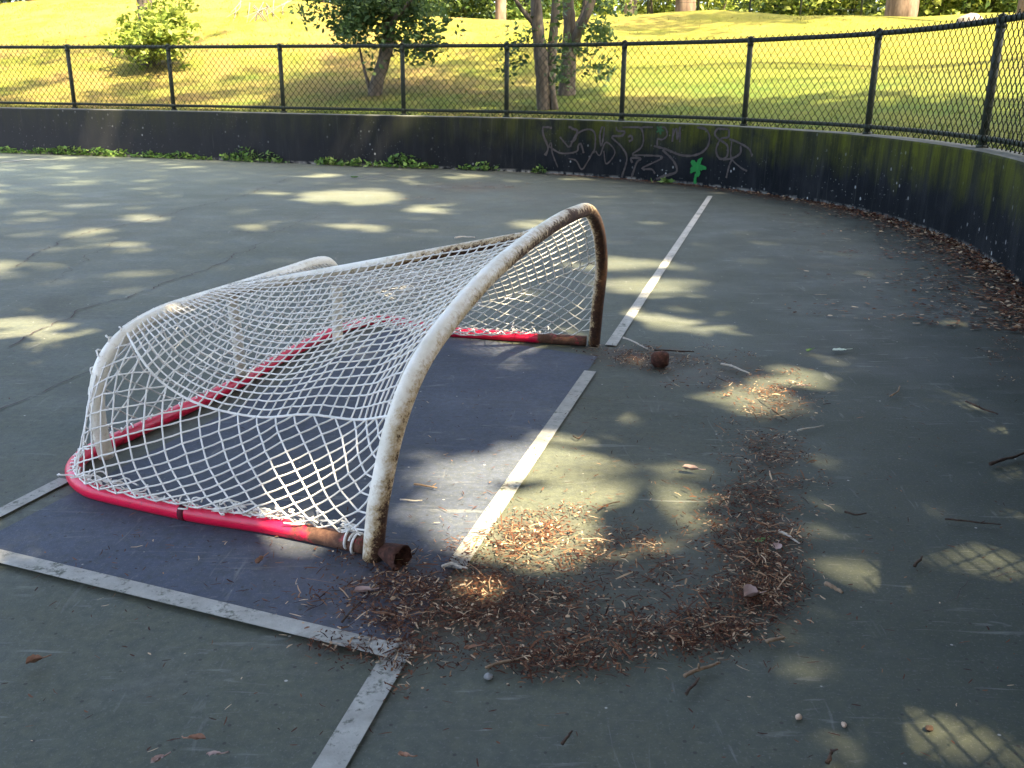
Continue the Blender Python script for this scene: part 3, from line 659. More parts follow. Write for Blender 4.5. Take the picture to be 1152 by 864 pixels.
for (x, y, sx, sy, n, a) in ZONES:
    P = scatter_px(x, y, sx, sy, int(n*1.7)); nn = len(P); k = rng.random(nn)
    cl = np.array([at(x+rng.normal()*sx, y+rng.normal()*sy) for _ in range(max(3, nn//44))])
    j = rng.integers(0, len(cl), nn); useC = k < .74; P[useC] = cl[j[useC]]+rng.normal(0, .026, (useC.sum(), 3))
    P = P[wall_dist(P) < -.02]; nn = len(P); tone = np.clip(rng.gamma(2.0, .25, nn), 0, 1)
    big = rng.random(nn) < .5
    for msk, ar in ((big, (.009, .036, .0011, .0031)), (~big, (.004, .014, .002, .006))):
        v, t_ = litter(P[msk], *ar, tone[msk], (.0, .011)); VV.append(v); TT.append(t_)
for (x, y, sx, sy, n, a) in ZONES:                # a few longer twigs and bark strips in every drift
    P = scatter_px(x, y, sx*.9, sy*.9, max(2, n//38)); P = P[wall_dist(P) < -.05]; v, t_ = litter(P, .035, .085, .0022, .0046, np.clip(rng.normal(.55, .25, len(P)), 0, 1), (.004, .014)); VV.append(v); TT.append(t_)
# loose sprinkling over the court
def ring_pts(n, x0, x1, y0, y1):
    q = np.c_[rng.uniform(x0, x1, n), rng.uniform(y0, y1, n)]; P = np.array([at(*z_) for z_ in q]); return P[wall_dist(P) < -.03]
for args, ar in (((700, 480, 900, 440, 760), (.008, .035, .0012, .003)), ((420, 0, 1152, 230, 864), (.006, .03, .0012, .004)), ((260, 640, 1152, 250, 700), (.006, .03, .0012, .004)), ((150, 380, 560, 620, 760), (.006, .025, .0012, .004)), ((130, 80, 440, 580, 700), (.01, .03, .001, .003))):
    P = ring_pts(*args); v, t_ = litter(P, *ar, np.clip(rng.gamma(2, .2, len(P)), 0, 1), (0., .004)); VV.append(v); TT.append(t_)
# heap against the foot of the end wall
s0, s1 = fence_s(600), fence_s(1140)+2.2
n = 7600; f = rng.random(n)**.62; ss = s0+(s1-s0)*f; ix = np.clip(np.searchsorted(WL, ss), 0, len(WL)-1)
cl = rng.random(n); dep = rng.exponential(1., n)*(.045+.21*f**1.4)*(.6+.5*np.sin(ss*3.1)**2); dep = np.minimum(dep, 1.1)
q = WC[ix]-WN[ix]*(dep+.012)[:, None]+rng.normal(0, .012, (n, 2)); hz = .05*f**1.2*np.exp(-dep/.1)*rng.random(n)
P = np.c_[q, hz]; ok = wall_dist(P) < -.012; P = P[ok]; hz = hz[ok]
big = rng.random(len(P)) < .5; tone = np.clip(rng.gamma(2.2, .23, len(P)), 0, 1)
for msk, ar in ((big, (.018, .075, .0022, .007)), (~big, (.014, .042, .01, .024))):
    v, t_ = litter(P[msk], *ar, tone[msk], hz[msk]); VV.append(v); TT.append(t_)
lit = quads_mesh('leaf_litter', np.concatenate(VV), np.concatenate(TT), M['litter'])
tag(lit, 'dry brown needles and leaf bits drifted over the court and along the wall', 'leaf litter', kind='stuff')

# ------------------------------------------------------------------ loose pieces one can pick out
def stick(pts, r, mat, name='twig', label='', group=None, stub=None, cat='twig'):
    P = np.array([at(*p) for p in pts]); n = max(8, len(pts)*5); P = spline(P, n) if len(P) > 2 else resample(P, n)
    r = r*.66; P[:, :2] += np.cumsum(rng.normal(0, r*.2, (n, 2)), 0); P[:, 2] = .008+r+.5*r*np.abs(np.sin(np.linspace(0, 5, n)))
    m = MB(); m.tube(P, r*np.linspace(1.1, .65, n)*rng.uniform(.85, 1.15, n), 7)
    if stub is not None:
        c = P[int(stub*n)]; d = np.array([rng.normal(), rng.normal(), .8]); d /= np.linalg.norm(d); m.tube([c, c+d*r*3, c+d*r*5], [r*.7, r*.55, r*.4], 6)
    return tag(m.build(name, mat), label, cat, group or 'loose twigs on the court')
S = 'stick'; 
stick([(497, 643), (508, 641), (524, 647)], .0052, M['stick_pale'], label='pale stick lying across the broken end of the white goal line')
stick([(770, 768), (790, 761), (812, 755)], .0058, M['stick'], label='tan straight stick with a small stub below the litter drift', stub=.45)
stick([(771, 787), (777, 780), (783, 770)], .0045, M['stick_dark'], label='short dark twig just under the tan stick with a stub')
stick([(861, 728), (880, 723)], .0062, M['stick'], label='short thick brown stick right of the bottom of the litter drift')
stick([(897, 488), (926, 483)], .0042, M['stick_pale'], label='straight pale twig on bare court right of the litter arc')
stick([(811, 413), (826, 417), (842, 424)], .006, M['stick_pale'], label='grey bent twig on the upper edge of the litter arc')
stick([(701, 383), (716, 389), (729, 396)], .0052, M['stick_pale'], label='pale twig with a blunt white end above the dark ball', stub=.92)
stick([(736, 397), (760, 398), (781, 399)], .005, M['stick_dark'], label='dark red-brown twig lying just behind the dark ball')
stick([(1062, 588), (1090, 591), (1124, 594)], .0034, M['stick_dark'], label='long thin dark twig on the fence shadow at right', stub=.6)
stick([(1113, 527), (1132, 522), (1156, 515)], .007, M['stick_dark'], label='thick dark twig cut by the right edge of the photo')
stick([(1086, 455), (1104, 463), (1122, 470)], .005, M['stick_dark'], label='dark forked twig between the wall heap and the arc', stub=.4)
stick([(950, 580), (962, 584), (974, 582)], .004, M['stick_dark'], label='small dark bent twig right of the litter arc')
stick([(876, 602), (889, 609), (901, 617)], .0045, M['stick_pale'], label='grey twig sticking out of the right side of the litter arc')
stick([(1028, 642), (1033, 636), (1036, 631)], .005, M['stick_dark'], label='stubby dark twig alone on dark court')
stick([(928, 663), (938, 668), (944, 673)], .0075, M['stick'], label='broken chunky tan twig beside the pale sun spot')
stick([(450, 566), (462, 567), (475, 567)], .003, M['stick_pale'], label='thin pale twig on the blue paint inside the crease')
stick([(466, 549), (480, 551), (492, 553)], .0042, M['stick'], label='reddish brown twig with a side shoot on the blue paint', stub=.75)
stick([(385, 705), (396, 693), (405, 684)], .0034, M['stick_dark'], label='thin twig at the left end of the dark litter patch')
stick([(632, 843), (638, 835), (643, 829)], .004, M['stick_dark'], label='small dark twig at the bottom centre of the photo')
stick([(929, 864), (930, 856), (931, 849)], .005, M['stick_dark'], label='upright dark twig with a pale tip at the bottom edge', stub=.9)
stick([(546, 757), (570, 750), (600, 742)], .0042, M['stick'], label='longer brown stick in the lowest strand of the litter drift')
stick([(672, 578), (686, 571), (698, 569)], .003, M['stick_dark'], label='curved dark twig in the large sunny spot')
stick([(868, 464), (876, 470), (884, 476)], .0038, M['stick_dark'], label='dark twig crossing the sunny litter at the top of the arc')
stick([(1001, 449), (1008, 444), (1010, 438)], .0042, M['stick'], label='curved tan twig right of the sunny litter')
stick([(645, 494), (652, 497), (660, 487)], .0028, M['stick_dark'], label='hooked thin twig on the court right of the goal line')
stick([(512, 270), (522, 269), (534, 270)], .009, M['stick_pale'], label='pale stick far behind the goal near the brown drift')

def leaf_piece(px, py, L, mat, label, rz=0, curl=.3, wr=.45, group='fallen leaves on the court', cat='leaf', stem=True):
    c = at(px, py); n = 9; t = np.linspace(-.5, .5, n); w = wr*L*np.sqrt(np.clip(1-(2*t)**2, 0, 1))*(1-.3*t); a = rz; m = MB(); V = []
    for k in range(n):
        for s in (-1, -.5, 0, .5, 1):
            x, y = t[k]*L, s*w[k]/2; z = .011+curl*abs(s)**1.5*w[k]*.7+curl*L*.6*(t[k])**2+.001*rng.normal()
            V.append((c[0]+x*math.cos(a)-y*math.sin(a), c[1]+x*math.sin(a)+y*math.cos(a), z))
    Fc = [(k*5+j, k*5+j+1, k*5+j+6, k*5+j+5) for k in range(n-1) for j in range(4)]; m.add(V, Fc)
    if stem:
        p = np.array(V[(n-1)*5+2]); d = np.array([math.cos(a), math.sin(a), 0]); m.tube([p-d*.004, p+d*L*.2, p+d*L*.38+np.array([.002, .003, 0])], .0012, 5)
    return tag(m.build('fallen_leaf', mat), label, cat, group)
leaf_piece(944, 397, .062, M['leaf_silver'], 'pale green fallen leaf alone at the top right of the arc', .2, .2)
leaf_piece(855, 613, .035, M['leaf_green'], 'bright green leaf in the right side of the litter arc', .6, .3)
leaf_piece(845, 677, .036, M['leaf_pink'], 'curled pinkish dry leaf at the foot of the dense litter', .3, .9, .9)
leaf_piece(874, 620, .034, M['leaf_pink'], 'flat pinkish leaf near the green leaf', 1.2, .3, .6)
leaf_piece(40, 751, .028, M['leaf_brown'], 'small curled tan leaf on the left foreground court', .6, .9, .6)
leaf_piece(222, 838, .030, M['leaf_brown'], 'pale brown leaf with a dark stem on the bottom left court', 3.1, .6, .4)
leaf_piece(241, 855, .022, M['leaf_pink'], 'narrow pale leaf just below the dark-stemmed leaf', .2, .5, .4)
leaf_piece(178, 862, .022, M['leaf_pink'], 'pale leaf cut by the bottom edge left of the white line', .9, .6, .5)
leaf_piece(455, 857, .022, M['leaf_brown'], 'pale narrow leaf by the bottom edge right of the white line', -.3, .6, .4)
leaf_piece(293, 637, .034, M['leaf_brown'], 'tan split leaf on the blue paint in front of the red tube', 1.3, .9, .4)
leaf_piece(408, 672, .036, M['leaf_pink'], 'pale crumpled leaf at the upper left of the dark litter', .2, .9, .45)
leaf_piece(776, 533, .045, M['leaf_pink'], 'rolled beige leaf in the middle of the court inside the arc', -.3, .9, .4)
leaf_piece(910, 398, .05, M['leaf_green'], 'small green sprig left of the pale green leaf', .8, .7, .3)
leaf_piece(901, 437, .036, M['leaf_pink'], 'thin straw coloured leaf right above the sunny litter', -.2, .3, .25)
leaf_piece(853, 420, .022, M['chip'], 'small straw coloured chip in shade above the sunny litter', .1, .4, .6)
leaf_piece(399, 201, .09, M['leaf_green'], 'yellow green leaf far off near the wall weeds', .1, .6, .4)
leaf_piece(530, 735, .03, M['leaf_brown'], 'orange brown chip at the lower left of the litter', .3, .5, .35)

def lump(name, px, py, r, mat, label, cat, group=None, sq=(1, 1, .8), seed=0, z=None):
    r_ = np.random.default_rng(seed); c = at(px, py); nu, nv = 14, 9; V = []; k1 = r_.normal(size=(6, 3))*1.6
    for j in range(nv+1):
        ph = math.pi*j/nv
        for i in range(nu):
            th = 2*math.pi*i/nu; d = np.array([math.sin(ph)*math.cos(th), math.sin(ph)*math.sin(th), math.cos(ph)])
            f = 1+.07*sum(math.sin(np.dot(k, d)*1.7+q) for q, k in enumerate(k1)); V.append(c+d*r*f*np.array(sq)+(0, 0, r*sq[2]*.95))
    m = MB(); m.add(V, [(j*nu+i, j*nu+(i+1) % nu, (j+1)*nu+(i+1) % nu, (j+1)*nu+i) for j in range(nv) for i in range(nu)])
    return tag(m.build(name, mat), label, cat, group)
lump('pebble', 898, 809, .0058, M['chip'], 'square tan stone chip alone on the lower right court', 'pebble', 'small stones on the court', (1, 1.2, .8), 1)
lump('pebble', 949, 817, .0055, M['chip'], 'oval tan stone chip right of the square one', 'pebble', 'small stones on the court', (.8, 1.3, .7), 2)
lump('pebble', 550, 764, .007, M['pebble'], 'grey pebble under the lowest litter strand', 'pebble', 'small stones on the court', (1.2, 1, .8), 3)
lump('pebble', 1045, 822, .006, M['stick_dark'], 'small black clod by the sunny corner at bottom right', 'pebble', 'small stones on the court', (1.2, 1, .8), 4)
for k, (x, y, rr_) in enumerate([(1008, 221, .045), (1152, 318, .06)]):
    pass
# dark ball: barrel-like lump, open hollow facing right
c = at(742, 413); m = MB(); ax = np.array([.94, -.25, .05]); ax /= np.linalg.norm(ax); s1 = np.cross(ax, Z3); s1 /= np.linalg.norm(s1); u1 = np.cross(s1, ax); rings = []
for t_, r_ in ((-.034, .006), (-.032, .018), (-.022, .027), (-.004, .0315), (.014, .031), (.027, .026), (.031, .022), (.026, .018), (.006, .015)):
    j = 1+.03*rng.normal(size=20); rings.append(c+np.array([0, 0, .031])+ax*t_+(np.cos(np.arange(20)*.31416)*r_*j)[:, None]*s1+(np.sin(np.arange(20)*.31416)*r_*j)[:, None]*u1)
m.add(np.concatenate(rings), [(a*20+k, a*20+(k+1) % 20, (a+1)*20+(k+1) % 20, (a+1)*20+k) for a in range(8) for k in range(20)]+[tuple(range(20))[::-1], tuple(range(160, 180))])
tag(m.build('hollow_ball', M['dark_rust']), 'dark brown round ball with a hollow side in the litter beyond the goal', 'ball')
lump('paper_scrap', 731, 203, .035, M['stone'], 'white crumpled scrap at the foot of the wall under the scrawls', 'litter', None, (1.2, .8, .7), 6)

# ------------------------------------------------------------------ weeds at the foot of the wall
def weed(px, py, h, spread, n, label, tall=0):
    P0 = on_wall(px, py)[0]; i = int(np.argmin(((WC-P0[:2])**2).sum(1))); nrm = WN[i]; tn = WT[i]; base = np.array([P0[0]-nrm[0]*.05, P0[1]-nrm[1]*.05, 0])
    root = thing('weed', label, 'plant', base, 'weeds along the foot of the wall')
    C = np.empty((n, 3)); a = rng.normal(0, .45, n)*spread; dpt = np.abs(rng.normal(0, .06, n)); zz = rng.random(n)**1.2*h*np.exp(-(a/(spread*.8))**2)+.012
    C[:, :2] = base[:2]+tn*a[:, None]-nrm*(dpt-.03)[:, None]; C[:, 2] = zz
    V = leaves(C, rng.uniform(.035, .085, n), 1.2); V[..., 2] = np.maximum(V[..., 2], .008)
    d = (V[..., 0]-WC[i, 0])*nrm[0]+(V[..., 1]-WC[i, 1])*nrm[1]; ex = np.maximum(d+.012, 0); V[..., 0] -= ex*nrm[0]; V[..., 1] -= ex*nrm[1]
    quads_mesh('foliage', V, np.clip(rng.normal(.6, .25, n), 0, 1), M['weed'], root)
    for k in range(4):
        q = base+np.r_[tn, 0]*rng.normal(0, .3)*spread; m = MB(); m.tube([q, q+np.array([rng.normal(0, .02), -.02, h*.5]), q+np.array([rng.normal(0, .04), -.04, h*.85])], [.004, .003, .002], 5)
        m.build('stem', M['weed'], root)
WD = [(12, 172, .10, .45, 90, 'low weed tuft at the left edge of the photo below the wall'), (48, 172, .10, .45, 80, 'weed tuft second from the left edge, in the long green strip'), (82, 173, .15, .5, 130, 'thick bright weed at the middle of the long green strip'), (112, 174, .13, .4, 110, 'weed under the sunny spot on the left wall'),
      (138, 175, .12, .35, 80, 'weed at the right end of the thick green strip'), (172, 176, .10, .35, 80, 'thin low weed left of the gap below the wall'), (205, 178, .10, .42, 100, 'spreading low weed below the second and third fence posts'), (232, 179, .08, .2, 30, 'small weed at the end of the left strip'),
      (262, 181, .12, .2, 45, 'small weed touching the left side of the tall leafy weed'), (278, 181, .24, .28, 90, 'tall leafy weed below the third fence post from the left'), (306, 183, .16, .28, 70, 'broad leaved weed right of the tall leafy weed'), (374, 186, .13, .28, 80, 'separate weed left of the pale wall streak'),
      (408, 187, .11, .3, 80, 'flat weed left of the bushy weed with upright stems'), (455, 188, .22, .4, 150, 'bushy weed with upright stems below the pale wall streak'), (480, 190, .08, .2, 40, 'low runner right of the bushy weed'), (527, 192, .08, .12, 25, 'tiny weed between the bushy weed and the scrawls'),
      (546, 192, .13, .2, 45, 'small round weed left of the graffiti'), (609, 195, .11, .12, 28, 'small weed sprig below the left end of the graffiti'), (752, 206, .08, .12, 22, 'tiny weed left of the green splat')]
for (x, y, h, sp, n, lb) in WD: weed(x, y, h*.78, sp, n, lb)

# ------------------------------------------------------------------ trees
def limb(m, P, r0, r1, sides=9):
    P = spline(np.array(P, float), max(8, len(P)*5)); n = len(P); m.tube(P, np.linspace(r0, r1, n)*(1+.05*rng.normal(size=n)), sides)
def cloud(c, rad, n, rr=None):
    rr = rr or rng; d = rr.normal(size=(n, 3)); d /= np.linalg.norm(d, axis=1)[:, None]; return np.array(c)+d*(rr.random((n, 1))**.45)*np.array(rad)
def clumpy(c, rad, n, k, s, rr=None):            # clumps of leaves inside an ellipsoid, with gaps
    rr = rr or rng; C = cloud(c, rad, k, rr); j = rr.integers(0, k, n); return C[j]+rr.normal(0, s, (n, 3))*np.array([1, 1, .75])
def in_view(clusters, dist):                     # leaf clusters authored as (px, py, rx, ry, n) at the tree's own distance
    out = []
    for (x, y, rx, ry, n) in clusters:
        k = max(2, n//14); cx = x+rng.normal(0, .5, k)*rx; cy = y+rng.normal(0, .5, k)*ry; cc = np.array([at_dist(a, b, dist+rng.normal(0, .35)) for a, b in zip(cx, cy)])
        out.append(cc[rng.integers(0, k, n)]+rng.normal(0, .075, (n, 3)))
    return np.concatenate(out)
def finish_tree(name, label, base, trunk_m, C, size, lm, bm=None, group=None, cat='tree', tone=(.5, .25)):
    root = thing(name, label, cat, base, group)
    if trunk_m is not None: trunk_m.build('trunk', bm or M['bark'], root)
    quads_mesh('crown', leaves(C, size), np.clip(rng.normal(tone[0], tone[1], len(C)), 0, 1), lm, root); return root

# young tree, left of centre
b = hill_at(420, 108); D = math.hypot(b[0], b[1]); A = lambda x, y, dd=0: at_dist(x, y, D+dd)
m = MB(); top = A(445, -60); hi = top+np.array([.3, .2, 2.2])
limb(m, [b-(0, 0, .1), A(424, 92), A(431, 70), A(437, 40), A(440, 0), top, hi], .105, .03); limb(m, [b-(0, 0, .05), A(413, 90, .05), A(407, 66, .1), A(404, 50, .1)], .035, .012)
limb(m, [A(437, 40), A(445, 20, -.2), A(462, 0, -.3), A(480, -40, -.3)], .04, .02); limb(m, [A(438, 38), A(462, 52, -.2), A(482, 60, -.3)], .02, .006); limb(m, [A(438, 30), A(410, 25, .2), A(380, 35, .3)], .025, .006)
C = in_view([(425, 4, 66, 15, 1500), (400, 24, 34, 14, 700), (466, 18, 36, 14, 620), (440, 42, 34, 10, 300), (480, 38, 22, 9, 150), (470, 62, 24, 9, 190), (478, 48, 34, 9, 60), (392, 42, 12, 6, 30), (380, 32, 7, 5, 22), (362, 14, 26, 9, 80), (408, 44, 20, 8, 50), (415, 68, 8, 16, 25), (350, -20, 50, 20, 200), (500, -20, 50, 20, 200), (430, -30, 70, 20, 400)], D)
C = np.concatenate([C, clumpy(hi+(0, 0, .2), (2., 2., 1.7), 2600, 90, .2)])
finish_tree('small_tree', 'dark leafy young tree with a leaning trunk behind the fence, left of the multi-stem tree', b, m, C, .092, M['leaf_dark'])
# multi-stem tree
b = hill_at(617, 123); D = math.hypot(b[0], b[1])
m = MB(); limb(m, [b+(-.05, 0, -.1), A(611, 105), A(608, 60), A(604, 20), A(602, -30), A(598, -140)], .095, .05); limb(m, [b+(.06, .02, -.1), A(619, 100, .1), A(621, 60, .2), A(625, 10, .2), A(632, -60, .2), A(650, -150, .2)], .075, .03)
limb(m, [A(600, 26), A(588, 12, -.1), A(578, -4, -.2), A(560, -40, -.3)], .035, .015); limb(m, [b+(.09, -.02, -.06), A(622, 104, -.05), A(617, 80, 0)], .05, .02)
C = in_view([(578, 62, 14, 8, 45), (573, 80, 10, 10, 40), (590, 34, 18, 10, 75), (585, 48, 12, 6, 35), (627, 56, 5, 24, 130), (629, 84, 7, 14, 80), (622, 2, 20, 9, 60), (600, -40, 60, 22, 200)], D+.15)
tp = A(610, -150); C = np.concatenate([C, clumpy(tp+(0, 0, .6), (2.2, 2., 1.6), 2600, 90, .2)])
finish_tree('small_tree', 'tall multi-stem tree with slim grey stems rising just behind the fence in the middle', b, m, C, .088, M['leaf_dark'])
# forked tree behind it
b = hill_at(637, 106); D = math.hypot(b[0], b[1])
m = MB(); limb(m, [b-(0, 0, .1), A(639, 85), A(640, 60), A(641, 30), A(638, -10), A(632, -80)], .125, .05); limb(m, [A(644, 60), A(650, 38, -.1), A(662, 12, -.2), A(672, -20, -.2), A(685, -90, -.2)], .075, .03); limb(m, [A(645, 34), A(655, 18, .2), A(660, -6, .3)], .05, .03)
C = in_view([(650, 62, 6, 14, 60), (632, 84, 5, 8, 30), (676, 34, 22, 12, 190), (668, 52, 16, 6, 40), (664, 76, 14, 5, 40), (680, 82, 12, 6, 45), (690, 50, 8, 4, 14), (668, 4, 24, 7, 90), (690, 8, 14, 8, 60), (650, -40, 60, 22, 200)], D+.1)
tp = A(650, -110); C = np.concatenate([C, clumpy(tp+(0, 0, .8), (2.2, 2., 1.6), 2400, 90, .2)])
finish_tree('small_tree', 'forked tree with a pale foot standing just behind the multi-stem tree', b, m, C, .088, M['leaf_dark'], tone=(.6, .25))
# bright bushy tree, left
b = hill_at(168, 72); D = math.hypot(b[0], b[1])
m = MB(); limb(m, [b-(0, 0, .1), A(167, 40), A(164, 10), A(160, -20), A(158, -120)], .16, .10)
C = in_view([(172, 36, 36, 22, 1100), (150, 46, 26, 14, 380), (192, 20, 26, 20, 520), (180, 60, 28, 9, 220), (152, 62, 16, 8, 90), (205, 34, 12, 12, 80), (190, 2, 22, 10, 160)], D-.5)
C = np.concatenate([C, clumpy(A(160, -90)+(0, 0, 1.), (2., 2., 1.5), 2000, 70, .2)])
finish_tree('bushy_tree', 'bright yellow green bushy tree on the slope at upper left', b, m, C, .12, M['leaf_pale'], tone=(.65, .25))

# bleached dead branch on the slope
b = hill_at(292, 22); D = math.hypot(b[0], b[1]); m = MB()
for k in range(16):
    x0, y0 = rng.uniform(262, 330), rng.uniform(0, 10); x1 = x0+rng.normal(-6, 16); y1 = y0+rng.uniform(8, 30); limb(m, [A(x0, y0, .5), A((x0+x1)/2+rng.normal(0, 4), (y0+y1)/2, .1), A(x1, y1, -.4)], .013, .005, 6)
for pl in ([(290, 14), (286, 26), (278, 36), (276, 44)], [(290, 14), (297, 24), (295, 34)], [(298, 10), (303, 24)], [(287, 26), (282, 34), (284, 42)]): limb(m, [A(x, y, -.3) for x, y in pl], .016, .006, 6)
tag(m.build('dead_branches', M['dead']), 'tangle of bleached bare branches on the slope left of the leaning tree', 'branches')

# park trees and shrubs beyond the crest
def big_tree(px, dist, r, label, lean=0., bark='bark_pale', h=9., lm='leaf_mid'):
    b = hill_point(px, dist); m = MB(); t = b+np.array([lean*h, .3, h])
    limb(m, [b-(0, 0, .3), b+np.array([lean*2, 0, 1.]), b*.5+t*.5, t], r*1.15, r*.5, 12)
    for k in range(5):
        a = k*1.3+rng.random(); s = b*(.45-.06*k)+t*(.55+.06*k); limb(m, [s, s+np.array([math.cos(a), math.sin(a), .6])*1.2, s+np.array([math.cos(a)*2.6, math.sin(a)*2.6, 1.6])], r*.35, r*.1, 7)
    C = clumpy(t+(0, 0, .3), (3.2, 3.2, 2.6), 2600, 70, .35)
    return finish_tree('park_tree', label, b, m, C, .28, M[lm], M[bark], 'trees beyond the crest of the hill')
big_tree(158, 29, .16, 'pale straight trunk behind the bright bushy tree', 0)
big_tree(440, 27, .11, 'thin pale trunk partly behind the leaning tree\'s leaves', .01)
big_tree(563, 26, .13, 'slim pale trunk on the crest left of the multi-stem tree', 0)
big_tree(704, 30, .22, 'brown trunk beyond the crest just right of the forked tree', 0, 'bark')
big_tree(766, 29, .25, 'reddish trunk beyond the crest with shrubs on both sides', 0)
big_tree(1004, 23, .31, 'thick sunlit tan trunk on the crest at right', 0)
big_tree(1148, 19, .22, 'sunlit trunk at the right edge behind the fence post', 0)
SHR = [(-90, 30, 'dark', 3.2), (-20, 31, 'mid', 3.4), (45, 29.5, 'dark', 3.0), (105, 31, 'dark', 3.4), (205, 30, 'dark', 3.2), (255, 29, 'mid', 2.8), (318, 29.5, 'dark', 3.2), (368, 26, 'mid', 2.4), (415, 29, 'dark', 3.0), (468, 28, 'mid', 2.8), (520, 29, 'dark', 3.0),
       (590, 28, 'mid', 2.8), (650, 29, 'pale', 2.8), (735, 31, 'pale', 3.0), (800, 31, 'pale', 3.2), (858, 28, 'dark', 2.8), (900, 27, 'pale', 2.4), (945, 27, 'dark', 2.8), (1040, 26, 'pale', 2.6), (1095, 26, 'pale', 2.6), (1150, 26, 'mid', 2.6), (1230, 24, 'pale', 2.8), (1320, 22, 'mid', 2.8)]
where = ['out past the left edge', 'just past the left edge', 'at the upper left corner', 'left of the bright bushy tree', 'right of the bright bushy tree', 'above the dead branches on their left', 'above the dead branches on their right', 'with lit leaves left of the leaning tree', 'behind the leaning tree', 'right behind the leaning tree', 'left of the slim pale trunk',
         'between the slim pale trunk and the multi-stem tree', 'behind the forked tree', 'left of the reddish trunk', 'right of the reddish trunk', 'between two far fence posts', 'right of the far fence posts', 'left of the thick sunlit trunk', 'right of the thick sunlit trunk', 'above the pale boulder', 'at the upper right corner', 'past the right edge', 'far past the right edge']
for (px, d, tn, h), wn in zip(SHR, where):
    b = hill_point(px, d); m = MB()
    for k in range(4):
        a = rng.random()*6.28; limb(m, [b-(0, 0, .2), b+np.array([math.cos(a)*.3, math.sin(a)*.3, h*.4]), b+np.array([math.cos(a)*.8, math.sin(a)*.8, h*.8])], .05, .015, 6)
    C = np.concatenate([clumpy(b+(0, 0, h*.52), (1.5, 1.2, h*.5), 2000, 60, .2), clumpy(b+(0, 0, .5), (1.6, 1.1, .6), 700, 30, .2)])
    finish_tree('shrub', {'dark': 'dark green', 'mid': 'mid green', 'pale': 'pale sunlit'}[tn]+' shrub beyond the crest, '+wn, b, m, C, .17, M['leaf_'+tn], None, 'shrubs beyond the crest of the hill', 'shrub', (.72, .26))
# far wood behind the shrubs so no bare horizon shows
C = []
for px in np.arange(-400, 1700, 26): b = hill_point(px, 36+rng.uniform(-2, 4)); C.append(clumpy(b+(0, 0, 2.8), (1.9, 1.5, 3.), 420, 26, .4))
C = np.concatenate(C); o = quads_mesh('far_wood', leaves(C, .42), np.clip(rng.normal(.5, .3, len(C)), 0, 1), M['leaf_pale']); tag(o, 'continuous wood of green leaves behind the park trees', 'wood', kind='stuff')

# thin fence posts beyond the crest
ff = thing('park_fence', 'thin dark wire fence on slim posts beyond the crest at right', 'fence', hill_point(800, 25.5))
P0 = [hill_point(x, 25.5) for x in (672, 725, 780, 837, 893, 960, 1030, 1075, 1120)]
for p in P0: m = MB(); m.tube([p-(0, 0, .1), p+(0, 0, 1), p+(0, 0, 1.9)], .027, 8); m.build('post', M['fence'], ff)
m = MB()
for zz in (.1, .5, .9, 1.3, 1.75):
    for a, b in zip(P0[:-1], P0[1:]): m.tube([a+(0, 0, zz), (a+b)/2+(0, 0, zz-.02), b+(0, 0, zz)], .004, 5)
m.build('wire', M['wire'], ff)
b = hill_at(1092, 36); b = hill_point(1092, 18.5)
m = MB()
q = at_dist(1090, 30, 17.5); lumpz = hill_z(wall_dist(q[None])[0], q[0])
V = []; nu_, nv2 = 16, 9
for j in range(nv2+1):
    ph = math.pi*j/nv2
    for i in range(nu_):
        th = 2*math.pi*i/nu_; d = np.array([math.sin(ph)*math.cos(th), math.sin(ph)*math.sin(th), math.cos(ph)]); f = 1+.12*math.sin(3*th+2*ph)+.08*math.sin(5*ph+th); V.append(np.array([q[0], q[1], lumpz+.06])+d*f*np.array([.24, .16, .15]))
m.add(V, [(j*nu_+i, j*nu_+(i+1) % nu_, (j+1)*nu_+(i+1) % nu_, (j+1)*nu_+i) for j in range(nv2) for i in range(nu_)])
tag(m.build('boulder', M['stone']), 'pale boulder in the grass left of the last fence post at right', 'boulder')

# ------------------------------------------------------------------ sun and the shade trees that dapple the court
EL, AZ = R(58), math.atan2(.77, -.64)            # direction towards the sun: right and a little behind the camera
SA = np.array([.77, -.64])/math.hypot(.77, .64); SUN = np.array([SA[0]*math.cos(EL), SA[1]*math.cos(EL), math.sin(EL)])
# sunny gaps: pixel centre, radii, strength
GAPS = [(400, 222, 58, 9, 1), (480, 235, 22, 4, .9), (300, 217, 18, 3, .8), (404, 256, 19, 5, .9), (285, 255, 22, 4, .6), (155, 246, 18, 4, .6), (115, 277, 34, 6, .6), (95, 263, 20, 3, .5), (40, 372, 55, 15, .8), (600, 252, 24, 5, .9), (362, 197, 20, 2.5, .7), (525, 198, 24, 3, .7), (455, 206, 22, 2.5, .5), (650, 201, 18, 2.5, .7),
        (700, 298, 42, 8, .8), (725, 325, 55, 14, .95), (790, 366, 40, 11, .95), (745, 350, 40, 10, .7), (860, 450, 46, 17, .95), (905, 430, 36, 11, .7), (560, 388, 30, 9, .85), (628, 380, 18, 8, .9),
        (526, 552, 48, 42, .75), (612, 560, 62, 62, 1.), (606, 606, 74, 34, .92), (750, 580, 52, 34, .95), (700, 550, 50, 18, .3), (690, 480, 60, 20, .18), (940, 645, 40, 26, .4), (885, 600, 20, 20, .3), (1105, 610, 46, 46, .5), (1135, 655, 40, 40, .45), (1140, 492, 18, 9, .9), (1142, 530, 16, 6, .8), (1120, 470, 16, 6, .4), (1085, 845, 36, 32, 1.), (960, 830, 60, 30, .35), (1010, 860, 40, 20, .35), (285, 616, 30, 14, .35), (150, 700, 40, 30, .1), (420, 400, 30, 12, .3), (0, 300, 60, 8, .5)]
GAPS = np.array(GAPS)
